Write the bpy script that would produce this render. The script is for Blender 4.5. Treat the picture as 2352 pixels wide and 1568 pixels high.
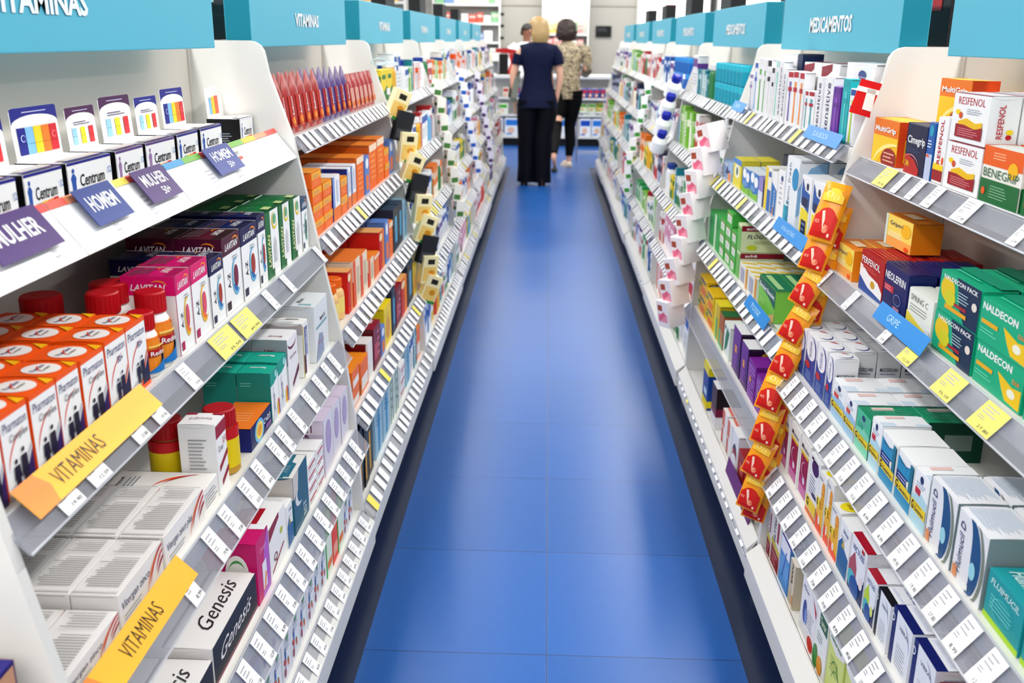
import bpy, bmesh, math, random
from mathutils import Vector, Matrix
random.seed(11)
for o in list(bpy.data.objects): bpy.data.objects.remove(o)
SC=bpy.context.scene; COL=SC.collection
# ---------------- camera, world, lights, exposure ----------------
FPX=2246.8; TH=.2999; PS=.0334; RO=.0092; CAMH=1.35
cam=bpy.data.cameras.new('camera'); camo=bpy.data.objects.new('camera',cam); COL.objects.link(camo)
cam.sensor_width=36; cam.lens=FPX/2352*36; cam.clip_start=.05; cam.clip_end=60
fwd=Vector((-math.sin(PS)*math.cos(TH), math.cos(PS)*math.cos(TH), -math.sin(TH)))
right=Vector((math.cos(PS), math.sin(PS), 0)); up=right.cross(fwd)
c_,s_=math.cos(RO),math.sin(RO)
r2=right*c_-up*s_; u2=right*s_+up*c_
# image is rotated clockwise by RO
r2,u2=(right*c_+up*s_),(up*c_-right*s_)
camo.matrix_world=Matrix(((r2.x,u2.x,-fwd.x,0),(r2.y,u2.y,-fwd.y,0),(r2.z,u2.z,-fwd.z,CAMH),(0,0,0,1)))
cam.dof.use_dof=True; cam.dof.focus_distance=1.9; cam.dof.aperture_fstop=5.6
SC.camera=camo
w=bpy.data.worlds.new('world'); SC.world=w; w.use_nodes=True
w.node_tree.nodes['Background'].inputs[0].default_value=(.93,.96,1,1); w.node_tree.nodes['Background'].inputs[1].default_value=.20
def area(x,y,z,sx,sy,e,rot=(0,0,0)):
    l=bpy.data.lights.new('ceiling_tube_light','AREA'); l.shape='RECTANGLE'; l.size=sx; l.size_y=sy; l.energy=e; l.color=(1,.985,.95)
    o=bpy.data.objects.new('ceiling_tube_light',l); COL.objects.link(o); o.location=(x,y,z); o.rotation_euler=rot
    return o
for sx in (-1,1):
    area(sx*1.15,5.2,2.95,.30,13.0,185)
    area(sx*3.6,8.0,2.95,.30,11.0,140)
area(0,-1.2,2.3,2.6,1.2,30,(math.radians(48),0,0))
area(0,13.4,2.95,3.0,.3,60)
vs=SC.view_settings; SC.display_settings.display_device='sRGB'
vs.view_transform='Standard'; vs.look='None'; vs.gamma=1; vs.use_curve_mapping=False; vs.exposure=0.55
# ---------------- materials ----------------
def lin(h):
    h=h.lstrip('#')
    if len(h)==3: h=''.join(a*2 for a in h)
    v=[int(h[i:i+2],16)/255 for i in (0,2,4)]
    return tuple((a/12.92 if a<=.04045 else ((a+.055)/1.055)**2.4) for a in v)+(1,)
MC={}
def mat(h,rough=.42,kind='card'):
    k=(h,rough,kind)
    if k in MC: return MC[k]
    m=bpy.data.materials.new(kind+'_'+h.lstrip('#')); m.use_nodes=True; nt=m.node_tree; b=nt.nodes['Principled BSDF']
    b.inputs['Base Color'].default_value=tuple(c**(1.22 if kind in('card','cloth') else 1) for c in lin(h)); b.inputs['Roughness'].default_value=rough
    if kind in('card','cloth'): b.inputs['Specular IOR Level'].default_value=.28 if kind=='card' else .12
    if kind=='metal': b.inputs['Metallic'].default_value=1
    if kind=='film': b.inputs['Alpha'].default_value=.42
    if kind=='clear': b.inputs['Alpha'].default_value=.16
    if kind=='emit':
        b.inputs['Emission Color'].default_value=lin(h); b.inputs['Emission Strength'].default_value=1.6
    if kind in('metalpaint','wall','cloth'):
        n=nt.nodes.new('ShaderNodeTexNoise'); n.inputs['Scale'].default_value={'wall':40,'cloth':220}.get(kind,300)
        bp=nt.nodes.new('ShaderNodeBump'); bp.inputs['Strength'].default_value=.06 if kind!='cloth' else .35
        bp.inputs['Distance'].default_value=.002
        nt.links.new(n.outputs['Fac'],bp.inputs['Height']); nt.links.new(bp.outputs[0],b.inputs['Normal'])
    MC[k]=m; return m
# ---------------- mesh builder ----------------
class MB:
    def __init__(s): s.v=[];s.f=[];s.m=[];s.ms=[];s.mi={}
    def mid(s,m):
        if isinstance(m,str): m=mat(m)
        if m.name not in s.mi: s.mi[m.name]=len(s.ms); s.ms.append(m)
        return s.mi[m.name]
    def poly(s,pts,m):
        i=len(s.v); s.v+= [tuple(p) for p in pts]; s.f.append(tuple(range(i,i+len(pts)))); s.m.append(s.mid(m))
    def raw(s,vs,fs,m):
        i=len(s.v); s.v+=[tuple(p) for p in vs]; k=s.mid(m)
        for f in fs: s.f.append(tuple(a+i for a in f)); s.m.append(k)
    def box(s,x0,y0,z0,x1,y1,z1,m,bev=0.0):
        if x1<x0:x0,x1=x1,x0
        if y1<y0:y0,y1=y1,y0
        if bev<=0:
            V=[(x0,y0,z0),(x1,y0,z0),(x1,y1,z0),(x0,y1,z0),(x0,y0,z1),(x1,y0,z1),(x1,y1,z1),(x0,y1,z1)]
            s.raw(V,[(0,3,2,1),(4,5,6,7),(0,1,5,4),(1,2,6,5),(2,3,7,6),(3,0,4,7)],m); return
        b=bmesh.new(); bmesh.ops.create_cube(b,size=1)
        for v in b.verts: v.co=Vector(((x0+x1)/2+v.co.x*(x1-x0),(y0+y1)/2+v.co.y*(y1-y0),(z0+z1)/2+v.co.z*(z1-z0)))
        bmesh.ops.bevel(b,geom=b.edges[:],offset=bev,segments=2,affect='EDGES',profile=.6)
        b.verts.index_update(); s.raw([v.co for v in b.verts],[tuple(v.index for v in f.verts) for f in b.faces],m); b.free()
    def prism(s,pts,a0,a1,axis,m):
        # pts 2D polygon (CCW), extruded along axis from a0 to a1
        n=len(pts)
        def P(p,a): return (a,p[0],p[1]) if axis=='x' else ((p[0],a,p[1]) if axis=='y' else (p[0],p[1],a))
        V=[P(p,a0) for p in pts]+[P(p,a1) for p in pts]
        s.raw(V,[tuple(range(n))[::-1],tuple(range(n,2*n))]+[(i,(i+1)%n,n+(i+1)%n,n+i) for i in range(n)],m)
    def lathe(s,prof,m,cx=0,cy=0,n=20,mats=None,sx=1,sy=1):
        # prof list of (r,z); mats per segment
        rings=[]
        for r,z in prof:
            rings.append([(cx+sx*r*math.cos(2*math.pi*i/n),cy+sy*r*math.sin(2*math.pi*i/n),z) for i in range(n)])
        for k in range(len(prof)-1):
            V=rings[k]+rings[k+1]
            s.raw(V,[(i,(i+1)%n,n+(i+1)%n,n+i) for i in range(n)], (mats[k] if mats else m))
        s.poly(rings[0][::-1],mats[0] if mats else m); s.poly(rings[-1],mats[-1] if mats else m)
    def tube(s,pts,r,m,n=8):
        rings=[]
        for i,p in enumerate(pts):
            p=Vector(p); a=Vector(pts[max(0,i-1)]); b=Vector(pts[min(len(pts)-1,i+1)]); d=(b-a).normalized()
            t=Vector((0,0,1)) if abs(d.z)<.9 else Vector((1,0,0)); e=d.cross(t).normalized(); g=d.cross(e)
            rr=r[i] if isinstance(r,(list,tuple)) else r
            rings.append([p+e*rr*math.cos(2*math.pi*k/n)+g*rr*math.sin(2*math.pi*k/n) for k in range(n)])
        V=[q for R in rings for q in R]; F=[]
        for k in range(len(pts)-1):
            for i in range(n): F.append((k*n+i,k*n+(i+1)%n,(k+1)*n+(i+1)%n,(k+1)*n+i))
        F+=[tuple(range(n))[::-1],tuple((len(pts)-1)*n+i for i in range(n))]
        s.raw(V,F,m)
    def mesh(s,name):
        me=bpy.data.meshes.new(name); me.from_pydata(s.v,[],s.f)
        for m in s.ms: me.materials.append(m)
        me.polygons.foreach_set('material_index',s.m); me.update(); return me
def smooth(me,ang=40):
    me.polygons.foreach_set('use_smooth',[True]*len(me.polygons))
    try: me.set_sharp_from_angle(angle=math.radians(ang))
    except Exception: pass
def obj(name,me,parent=None,loc=(0,0,0),rot=(0,0,0)):
    if isinstance(me,MB): me=me.mesh(name)
    o=bpy.data.objects.new(name,me); COL.objects.link(o); o.location=loc; o.rotation_euler=rot
    if parent: o.parent=parent
    return o
def empty(name,loc=(0,0,0),rot=(0,0,0)):
    o=bpy.data.objects.new(name,None); COL.objects.link(o); o.location=loc; o.rotation_euler=rot; o.empty_display_size=.05; return o
def tag(o,label,cat,group=None,kind=None):
    if label: o['label']=label
    if cat: o['category']=cat
    if group: o['group']=group
    if kind: o['kind']=kind
    return o
def struct(name,mb): o=obj(name,mb); o['kind']='structure'; return o
# text glyph meshes, normalised to 0..1 box
TC={}
def textgeo(t,shear=0,bold=.012):
    k=(t,shear,bold)
    if k in TC: return TC[k]
    cu=bpy.data.curves.new('t','FONT'); cu.body=t; cu.resolution_u=2; cu.offset=bold; cu.shear=shear; cu.space_character=1.0
    o=bpy.data.objects.new('t',cu); COL.objects.link(o); bpy.context.view_layer.update()
    me=bpy.data.meshes.new_from_object(o.evaluated_get(bpy.context.evaluated_depsgraph_get()))
    V=[tuple(v.co) for v in me.vertices]; F=[tuple(p.vertices) for p in me.polygons]
    bpy.data.objects.remove(o); bpy.data.curves.remove(cu); bpy.data.meshes.remove(me)
    if not V: TC[k]=([],[],1); return TC[k]
    x0=min(v[0] for v in V);x1=max(v[0] for v in V);y0=min(v[1] for v in V);y1=max(v[1] for v in V)
    V=[((v[0]-x0)/(x1-x0),(v[1]-y0)/(y1-y0)) for v in V]
    TC[k]=(V,F,(x1-x0)/(y1-y0)); return TC[k]
# decals in (u,v) of a face
def R(f,u0,v0,u1,v1,c): return ('p',f,[(u0,v0),(u1,v0),(u1,v1),(u0,v1)],c)
def E(f,u,v,ru,rv,c,n=20): return ('p',f,[(u+ru*math.cos(2*math.pi*i/n),v+rv*math.sin(2*math.pi*i/n)) for i in range(n)],c)
def G(f,pts,c): return ('p',f,pts,c)
def T(f,t,u,v,w,h,c,rot=0,shear=0,bold=.012): return ('t',f,t,u,v,w,h,c,rot,shear,bold)
def Lines(f,u0,v0,u1,v1,n,c,vert=False,th=.35):
    out=[]; rr=random.Random(n*7+int(u0*100)+int(v1*50))
    for i in range(n):
        a=(i+.5)/n; L=rr.uniform(.7,1.0)
        if not vert:
            y=v1+(v0-v1)*a; t=(v1-v0)/n*th/2; out.append(R(f,u0,y-t,u0+(u1-u0)*L,y+t,c))
        else:
            x=u0+(u1-u0)*a; t=(u1-u0)/n*th/2; out.append(R(f,x-t,v0,x+t,v0+(v1-v0)*L,c))
    return out
def Arc(f,cu,cv,r1u,r1v,a0,a1,t,c,n=14):
    pts=[]
    for i in range(n+1):
        a=math.radians(a0+(a1-a0)*i/n); pts.append((cu+r1u*math.cos(a),cv+r1v*math.sin(a)))
    for i in range(n,-1,-1):
        a=math.radians(a0+(a1-a0)*i/n); k=1-t*math.sin(math.pi*i/n) if t>0 else 1
        pts.append((cu+r1u*k*math.cos(a),cv+r1v*k*math.sin(a)))
    return ('p',f,pts,c)
def flat(L):
    out=[]
    for x in L:
        if isinstance(x,list): out+=flat(x)
        else: out.append(x)
    return out
def put_decals(mb,decs,fmap,step=.00035,start=1):
    # fmap: face -> list of functions (u,v,o)->xyz
    for i,d in enumerate(decs):
        o=step*(start+i*.5)
        o=min(o,.0045)
        for P in fmap.get(d[1],[]):
            if d[0]=='p':
                mb.poly([P(max(0,min(1,u)),max(0,min(1,v)),o) for u,v in d[2]],d[3])
            else:
                _,f,t,u,v,w_,h_,c,rot,shear,bold=d
                V,F,ar=textgeo(t,shear,bold)
                if not V: continue
                pts=[]
                for (a,b) in V:
                    a-=.5;b-=.5
                    if rot==90: a,b=-b,a
                    elif rot==-90: a,b=b,-a
                    elif rot==180: a,b=-a,-b
                    pts.append(P(u+a*w_,v+b*h_,o+.0002))
                mb.raw(pts,F,c)
def boxmap(w,d,h):
    return {'F':[lambda u,v,o:(-w/2+u*w,-o,v*h)],
            'T':[lambda u,v,o:(-w/2+u*w,v*d,h+o)],
            'S':[lambda u,v,o:(-w/2-o,d-u*d,v*h), lambda u,v,o:(w/2+o,u*d,v*h)]}
# ---------------- designs ----------------
W='#F4F5F6'; OR='#F26A1B'; NV='#1B2A6B'; RD='#C8202C'; MG='#D8157E'; GR='#1E8A4C'; TL='#18B5A0'; YL='#F7D91E'; BL='#1F66B8'; LB='#4DA3DC'; PU='#5A1F78'; MA='#6A1230'; GY='#9AA0A8'; BK='#15151B'
def people_sil(f,u,v,s,c):
    out=[]
    for du,hh in ((0,1.0),(.15,1.25)):
        uu=u+du*s*1.6
        k=1.0; out+= [E(f,uu,v+.31*s*hh,.045*s,.026*s,c,10), G(f,[(uu-.085*s,v+.27*s*hh),(uu+.085*s,v+.27*s*hh),(uu+.12*s,v+.12*s),(uu+.075*s,v+.15*s),(uu+.08*s,v),(uu+.02*s,v),(uu,v+.1*s),(uu-.03*s,v),(uu-.08*s,v),(uu-.065*s,v+.15*s),(uu-.11*s,v+.12*s)],c)]
    return out
D={}
def des(name,kind,desc,base,decals,cat='box',**k): D[name]=dict(kind=kind,desc=desc,base=base,dec=flat(decals),cat=cat,**k)
def cent(c1,c2,fig):
    return [R('F',0,.93,1,1,c1),R('F',0,.0,.62,.86,'#F3F4F8'),G('F',[(.07,.1),(.15,.1),(.155,.5),(.17,.62),(.13,.72),(.09,.72),(.05,.62),(.065,.5)],fig),E('F',.11,.79,.03,.06,fig,10),
      T('F','Centrum',.52,.52,.56,.30,'#17181C'),R('F',.24,.16,.38,.30,'#2E9E57'),R('F',.38,.16,.52,.32,'#F2D22B'),R('F',.52,.16,.66,.32,'#F08A24'),R('F',.66,.16,.8,.34,'#D93A2B'),
      T('F','12',.92,.62,.07,.16,'#2A7BC4'),R('T',0,0,1,.10,c1),R('T',.1,.1,.9,.35,'#F3E9E4'),R('S',0,0,1,1,c2),Lines('S',.3,.15,.75,.5,4,GY)]
des('cent','vitamin_box','white multivitamin carton with blue top card',W,cent('#2E2796',BK,'#3667B5'),card='#1F2494')
des('centw','vitamin_box','white multivitamin carton with purple top card',W,cent('#6B4A93',BK,'#A889B5'),card='#5D1F5E')
des('centp','vitamin_box','white multivitamin carton with plain card',W,cent('#E9EAF0',BK,'#8FA0C0'),card='#F3F1EE')
def pharm(sub):
    F=[R('F',0,.93,1,1,OR),T('F','Pharmaton',.5,.82,.86,.115,'#1D2F7A',shear=.05,bold=-.005),Arc('F',.95,.28,.85,.45,100,178,.05,'#E0402A'),
       G('F',[(0,0),(1,0),(1,.5),(.5,.22),(0,.12)],'#C9CBD2'),G('F',[(.45,0),(1,0),(1,.42)],'#432A6E' if not sub else '#1F2756')]
    if sub: F+=[T('F','50+',.62,.66,.28,.09,'#1D2F7A'),G('F',[(.5,0),(1,.5),(1,.54),(.4,0)],OR),R('F',0,0,1,.06,OR),people_sil('F',.42,.12,.9,'#23284F')]
    else: F+=[T('F','Complex',.58,.665,.68,.11,'#22233A',shear=.08,bold=0),people_sil('F',.36,.04,1.15,'#2C2440')]
    return F+[E('T',.5,.45,.36,.34,'#F2F0EE'),T('T','Pharmaton',.5,.52,.5,.11,'#1D2F7A'),T('T','Complex',.5,.36,.36,.09,'#444'),Arc('T',.8,.3,.5,.3,100,175,.08,'#E0402A'),G('T',[(.72,0),(1,0),(1,.3)],'#F7C21E'),
       R('S',0,.0,1,.16,'#E2551A'),T('S','Pharmaton',.5,.1,.6,.05,'#F6B48A'),Lines('S',.15,.3,.85,.8,9,'#F59355')]
des('pharm','vitamin_box','orange and white tall vitamin carton',OR,[R('F',0,0,1,.93,W)]+pharm(0))
des('pharm50','vitamin_box','orange navy vitamin carton marked 50+',OR,[R('F',0,0,1,.93,W)]+pharm(1))
def lav(top,side,dots,txt='LAVITAN'):
    return [R('F',0,0,1,1,W),R('F',0,.76,1,1,top),T('F',txt,.5,.86,.74,.09,W,shear=.3,bold=.02),Arc('F',.72,.87,.2,.085,0,150,.25,'#F59B24'),
      T('F','A-Z',.26,.42,.14,.2,'#23284A',rot=90),Arc('F',.66,.42,.24,.25,60,330,.32,dots[0]),Arc('F',.66,.42,.20,.20,200,300,.5,dots[1]),E('F',.66,.43,.12,.15,dots[2]),R('F',.07,.05,.26,.16,side),
      Lines('F',.5,.66,.85,.72,2,GY),R('T',0,0,1,1,side),T('T',txt,.6,.3,.5,.16,W,shear=.3),Arc('T',.8,.35,.15,.16,0,150,.25,'#F59B24'),Lines('T',.1,.5,.9,.9,6,'#7D6670'),
      R('S',0,0,1,1,'#EEE'),R('S',0,.76,1,1,top),T('S',txt,.5,.86,.66,.08,W,shear=.3,bold=.02),Arc('S',.7,.88,.16,.07,0,150,.25,'#F59B24'),R('S',.15,.3,.8,.4,'#8A4A2A'),Lines('S',.2,.05,.8,.25,5,GY)]
des('lavpink','vitamin_box','bright pink and white vitamin carton',MG,lav('#E0187F','#B81668',('#F2C53A','#F2853A','#E0607A')))
des('lavnavy','vitamin_box','navy topped white vitamin carton',NV,lav('#1E1B5E','#2A2C55',('#7FBFE0','#2F7FC0','#B0463A')))
des('lavmar','vitamin_box','maroon topped white vitamin carton',MA,lav('#5C0F3A','#3F1420',('#7FBFE0','#2F7FC0','#8A2A50')))
des('lavslate','vitamin_box','slate blue topped white vitamin carton','#3B5878',lav('#3B5F85','#39576F',('#5FB0A0','#2F8F80','#3A6A70')))
des('lavgreen','vitamin_box','green and white herbal vitamin carton',GR,[R('F',0,0,1,1,W),R('F',0,0,.36,1,'#137A45'),T('F','LAVITAN',.2,.42,.2,.5,W,rot=90,shear=.2,bold=.02),T('F','LAVITAN',.2,.42,.2,.5,'#F2E25A',rot=90,shear=.2,bold=-.01),Arc('F',.68,.84,.22,.14,90,360,.35,'#E8D24A'),E('F',.68,.86,.12,.08,'#7CB88E'),R('F',.36,0,.5,.12,'#137A45'),Lines('F',.5,.2,.75,.6,4,GY,True),
  R('T',0,0,1,1,'#1C6A40'),Lines('T',.1,.4,.9,.9,6,'#4A8A66'),R('T',.55,.1,.9,.3,'#CFDFA0'),T('S','LAVITAN',.5,.86,.6,.08,W)])
def viterg(title,c):
    return [T('F',title,.36,.55,.62,.30,'#4A4E70',shear=.15,bold=0),Lines('F',.08,.12,.5,.32,2,GY),Arc('F',1.0,-.1,.34,1.05,75,165,.10,RD),Arc('F',1.03,0,.24,.8,82,155,.1,'#D6403A'),Arc('F',1.06,0,.24,.62,85,160,.14,'#B02A3A'),Arc('F',.98,-.2,.40,1.1,100,168,.06,'#F0883A'),
      R('T',.03,.03,.06,.97,'#E4E1DF'),Lines('T',.12,.1,.62,.9,14,'#8E8A88',True,.3),Lines('T',.70,.1,.93,.9,6,'#A8A4A2',True,.3),Lines('S',.2,.4,.8,.6,1,'#D5D2D0')]
des('viterg','vitamin_box','flat white zinc vitamin carton','#F1EEEC',viterg('Vitergan zinco',0))
des('viterg2','vitamin_box','flat white vitamin carton with red swirl','#F1EEEC',viterg('Vitergan zinco plus',0))
des('teragran','vitamin_box','long white carton with orange flame stripe','#F5F2EE',[T('T','Teragran-M',.4,.9,.5,.05,'#333'),Arc('T',.1,.2,.75,.35,0,80,.1,OR),Arc('T',.1,.16,.78,.32,0,70,.08,RD),Lines('T',.1,.72,.8,.85,3,GY),Lines('F',.1,.2,.9,.8,5,GY)])
des('coranq','medicine_box','tall white carton with crimson side stripes','#F6F5F4',[R('F',0,.78,1,.96,'#A8163A'),G('F',[(.15,.3),(1,.44),(1,.52),(.15,.38)],'#A8163A'),G('F',[(.3,.08),(1,.2),(1,.28),(.3,.16)],'#A8163A'),T('F','Coran',.35,.62,.45,.09,'#5A3340',rot=25,bold=0),T('F','Q10',.75,.68,.35,.1,'#C06A50',rot=25),Lines('S',.25,.35,.75,.8,9,'#A9A9AE'),T('T','CoranQ10',.5,.5,.2,.6,'#8A3040',rot=90,bold=0),R('T',.85,0,1,1,'#A8163A')])
des('vitc','vitamin_box','orange topped navy effervescent carton',NV,[E('F',.4,.5,.22,.5,'#7FC4EC'),E('F',.4,.5,.16,.38,'#F7E27A'),E('F',.4,.5,.1,.25,'#F2B33A'),T('F','C+D3',.76,.6,.34,.25,W,shear=.1),R('F',.7,.2,.95,.35,'#A060B0'),R('S',.0,0,1,1,'#1A2A80'),E('S',.2,.75,.1,.12,W),R('T',0,0,1,1,'#F08A2E'),Lines('T',.25,.2,.6,.85,4,'#FBD0A0',True,.15)])
des('teal','medicine_box','teal topped white sachet carton',TL,[R('F',0,0,1,1,W),G('F',[(0,.72),(.4,.72),(.8,.78),(1,.9),(1,1),(0,1)],'#18A898'),E('F',.72,.88,.14,.07,'#A8E0DC'),T('F','Muvinlax',.35,.45,.2,.5,'#6A7090',rot=60,bold=0),G('F',[(0,.0),(.3,.2),(.2,.34),(.5,.22),(.6,0)],'#D8DDE6'),R('F',.7,.02,.8,.3,YL),R('F',.82,.02,.92,.35,OR),R('F',.92,.02,1,.3,BL),T('T','Muvinlax',.6,.5,.16,.5,W,rot=90),R('S',0,0,1,1,'#22968C'),Lines('S',.1,.25,.8,.35,2,'#7FD0C8'),Lines('S',.1,.72,.5,.82,2,'#7FD0C8')])
des('maroonw','medicine_box','white carton with maroon wave stripe','#F2F0F2',[Arc('F',.45,.92,.42,.14,180,350,.3,'#7A1A33'),T('F','Lactulona',.5,.66,.6,.06,'#8A4050',rot=30,bold=0),G('F',[(.35,.12),(1,.3),(1,.42),(.35,.2)],'#7A1A45'),R('S',.3,.7,.7,.85,'#C9A0A8'),T('S','EMS',.5,.8,.3,.06,'#9A3040'),T('T','Lactulona',.3,.5,.12,.6,'#A04050',rot=70,bold=0),R('S',0,.55,1,1,'#A9B0B6')])
des('whiteb','medicine_box','white carton with olive edge stripe','#F5F4F2',[R('F',0,0,.16,.95,'#C9BE6A'),R('F',.3,.35,.8,.9,'#8288B0'),T('F','Benefiber',.55,.6,.3,.5,'#E8EAF6',rot=90),R('F',.1,.05,.4,.4,'#6A2050'),T('T','Nutren',.7,.5,.16,.6,'#444',rot=70),R('T',.1,.3,.35,.8,'#D5D8DC'),R('S',0,.8,1,1,'#C9BDBB')])
des('grayb','medicine_box','large pale grey carton with teal line','#E9ECEE',[R('F',.1,.55,.9,.6,'#8FB5BC'),T('F','MAX',.6,.68,.4,.07,'#777',rot=8),T('F','Ensure',.4,.3,.4,.07,'#B05A60',rot=20,bold=0),G('F',[(0,0),(.3,.45),(.55,.4),(.6,.05),(.3,0)],'#A4AEC8'),R('T',.1,.1,.2,.95,'#9FC4CA'),T('T','Max',.4,.4,.3,.12,'#999')])
des('genesis','supplement_box','white and black cosmetic carton lying flat','#F3F0EE',[R('F',0,.15,1,1,'#120A1C'),T('F','Genesis',.5,.58,.72,.36,'#F4F0EE',shear=.6,bold=0),R('F',0,.08,1,.15,'#8A1848'),T('T','Genesis',.55,.28,.66,.24,'#3A3034',shear=.6,bold=-.002),R('T',0,.62,1,.66,'#6A1030')])
des('pink','supplement_box','magenta and white tall supplement carton','#D3187A',[G('F',[(0,0),(.35,0),(.55,.6),(.9,1),(0,1)],'#D3187A'),G('F',[(.35,.0),(1,0),(1,1),(.6,.75)],'#C06ACB'),R('F',.38,.12,.72,.55,'#EFEAF2'),G('F',[(.42,.1),(.52,.1),(.72,.32),(.62,.36)],'#F09A2A'),T('F','Omega',.5,.78,.5,.1,'#F2B8DC',shear=.2,bold=0),E('S',.5,.52,.3,.30,'#F3F2EC'),Arc('S',.5,.52,.22,.22,20,160,.2,'#5AA55A'),Arc('S',.5,.52,.22,.22,200,340,.2,'#5AA55A'),T('T','Omega',.4,.62,.6,.14,'#F7D5E8',rot=90,shear=.2),T('T','NETTE',.62,.62,.6,.12,'#F7D5E8',rot=90),R('T',.75,0,1,1,W)])
des('mcrim','medicine_box','white carton with crimson top panel','#F5F4F3',[G('F',[(.0,.72),(.6,.9),(.6,1),(0,.95)],'#9C1338'),E('F',.7,.6,.08,.06,'#C9C93A'),T('F','Q',.3,.3,.2,.18,'#8A2A3A'),G('F',[(.1,.08),(.8,.3),(.8,.34),(.1,.12)],'#A8163A'),R('T',.1,.35,.7,.95,'#B5122F'),T('T','amais',.4,.6,.5,.14,'#F6C0CC',rot=90)])
des('tealbox','supplement_box','petrol blue and cream omega carton','#3E7F93',[R('F',0,0,1,1,'#2C6F88'),G('F',[(0,.6),(.3,.7),(.4,1),(0,1)],'#D9D3CE'),Arc('F',.4,.55,.3,.16,100,300,.5,'#E2E4E6'),T('F','EST',.7,.2,.2,.24,'#DDE8EE',rot=90),R('S',0,.42,1,1,'#DAD3CC'),G('S',[(0,.42),(.3,.58),(.7,.50),(1,.62),(1,0),(0,0)],'#34788C'),Arc('S',.45,.35,.2,.12,0,300,.5,'#DAD3CC'),R('T',0,0,1,1,'#F0EEEA'),G('T',[(.05,.1),(.6,.1),(.8,.5),(.6,.9),(.05,.9)],'#3E8298'),Lines('T',.2,.2,.5,.8,4,'#C9DDE4',True,.2)])
des('ferti','supplement_box','pale lilac fertility supplement carton','#DCCFE0',[R('F',0,0,1,1,'#E6E2EA'),T('S','Fertis',.5,.52,.3,.8,'#7A3A60',rot=-90,bold=0),R('S',0,.75,1,1,'#E7DCE9'),E('F',.5,.6,.3,.3,'#BFAFD2')])
des('stackw','medicine_box','thin white carton with red line','#F4F3F2',[R('F',.1,.4,.9,.6,'#C8404A'),Lines('F',.1,.1,.9,.3,1,GY)])
def deco(cols):
    rr=random.Random(hash(str(cols))%999); o=[]
    for i in range(9):
        c=cols[i%len(cols)]; o.append(E('F',rr.uniform(.15,.85),rr.uniform(.08,.95),rr.uniform(.05,.13),rr.uniform(.03,.08),c,9))
    return o+[Lines('F',.2,.4,.8,.6,4,'#B8BCC6')]
des('dotty','supplement_box','white carton printed with coloured shapes','#E9EAEE',deco(['#4A84C8','#E86A3A','#58A860','#B04A70','#9A88C8']))
des('dottyg','supplement_box','bright green and white sachet carton','#45C85A',[R('F',0,0,1,.5,'#E4EEDF'),E('F',.5,.75,.3,.15,'#D8F06A'),R('F',.1,.1,.9,.2,'#F0883A')])
des('dottyr','supplement_box','vermilion red sachet carton','#EE4A30',[R('F',.1,.1,.9,.25,'#F7B09A'),R('F',.3,.4,.7,.9,'#F06A50')])
des('lilac','supplement_box','lilac supplement carton with white flower print','#A995DC',[G('F',[(0,0),(.2,.4),(.35,.1),(.5,.55),(.65,.1),(.8,.4),(1,0)],'#E8E6EE'),E('F',.3,.7,.05,.04,BK,8),E('F',.7,.6,.05,.04,BK,8)])
des('yellowbar','snack_bar','pale yellow wrapped bar lying on its side','#F3EDB0',[T('F','Joana',.5,.5,.2,.7,'#5A5020',rot=90,shear=.3)])
# right side
des('multigrip','flu_box','orange and yellow cold remedy carton','#F5C518',[R('F',0,.62,1,1,'#F28A18'),G('F',[(.0,.62),(1,.62),(1,.5),(.5,.3),(.25,.0),(0,.0)],'#F9D21C'),Arc('F',.9,-.15,.85,.65,60,175,.12,'#FCEFA0'),E('F',.72,.12,.32,.26,'#A8261C'),Lines('F',.5,.05,.95,.3,3,'#E9C0A8'),T('F','MultiGrip',.5,.76,.84,.16,W,bold=.03),R('S',0,0,1,1,'#E2561A'),R('S',.2,.1,.7,.6,'#F0B81C'),T('S','MultiGrip',.45,.36,.25,.5,W,rot=90,bold=.03),R('T',0,0,1,1,'#F4A938')])
des('cimegrip','flu_box','navy blue cold remedy carton','#1B2450',[T('F','Cimegrip',.5,.66,.88,.2,W,bold=.02),G('F',[(0,0),(.75,0),(.78,.12),(.5,.3),(.1,.38),(0,.36)],'#C5251F'),Arc('F',.3,.05,.5,.34,20,130,.06,'#F0A0A0'),T('F','24h',.16,.2,.2,.12,YL),Lines('F',.1,.42,.9,.52,3,'#5A6290'),R('S',0,0,1,1,'#2A4FA0')])
des('bluehalf','flu_box','mid blue and white narrow cold carton','#2E6FB8',[R('F',0,0,1,.45,'#C8D2EA'),E('F',.5,.85,.35,.1,'#2FA8C8'),Lines('F',.1,.55,.9,.7,3,W),R('F',.1,.4,.5,.44,OR)])
def resf(): return [T('F','RESFENOL',.52,.84,.74,.15,'#C41F36',bold=-.005),E('F',.17,.60,.07,.055,YL,10),E('F',.26,.54,.055,.07,'#D8632A',10),Lines('F',.42,.58,.85,.7,3,'#B8C0CC'),G('F',[(.22,.42),(.45,.50),(.7,.42),(.88,.46),(.88,.32),(.6,.30),(.22,.34)],'#EFC81A'),G('F',[(.16,.1),(.9,.1),(.9,.36),(.7,.30),(.4,.36),(.16,.36)],'#A81C30'),Lines('F',.24,.13,.82,.3,4,'#E0949C'),T('S','RESFENOL',.4,.5,.2,.66,'#C41F36',rot=90),E('S',.72,.3,.12,.05,YL,10),E('S',.7,.2,.1,.05,RD,10),R('T',0,0,1,1,'#E58C98'),R('T',.04,.08,.96,.92,'#F3E7EA')]
des('resf','flu_box','white and red capsule carton',W,resf())
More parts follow.
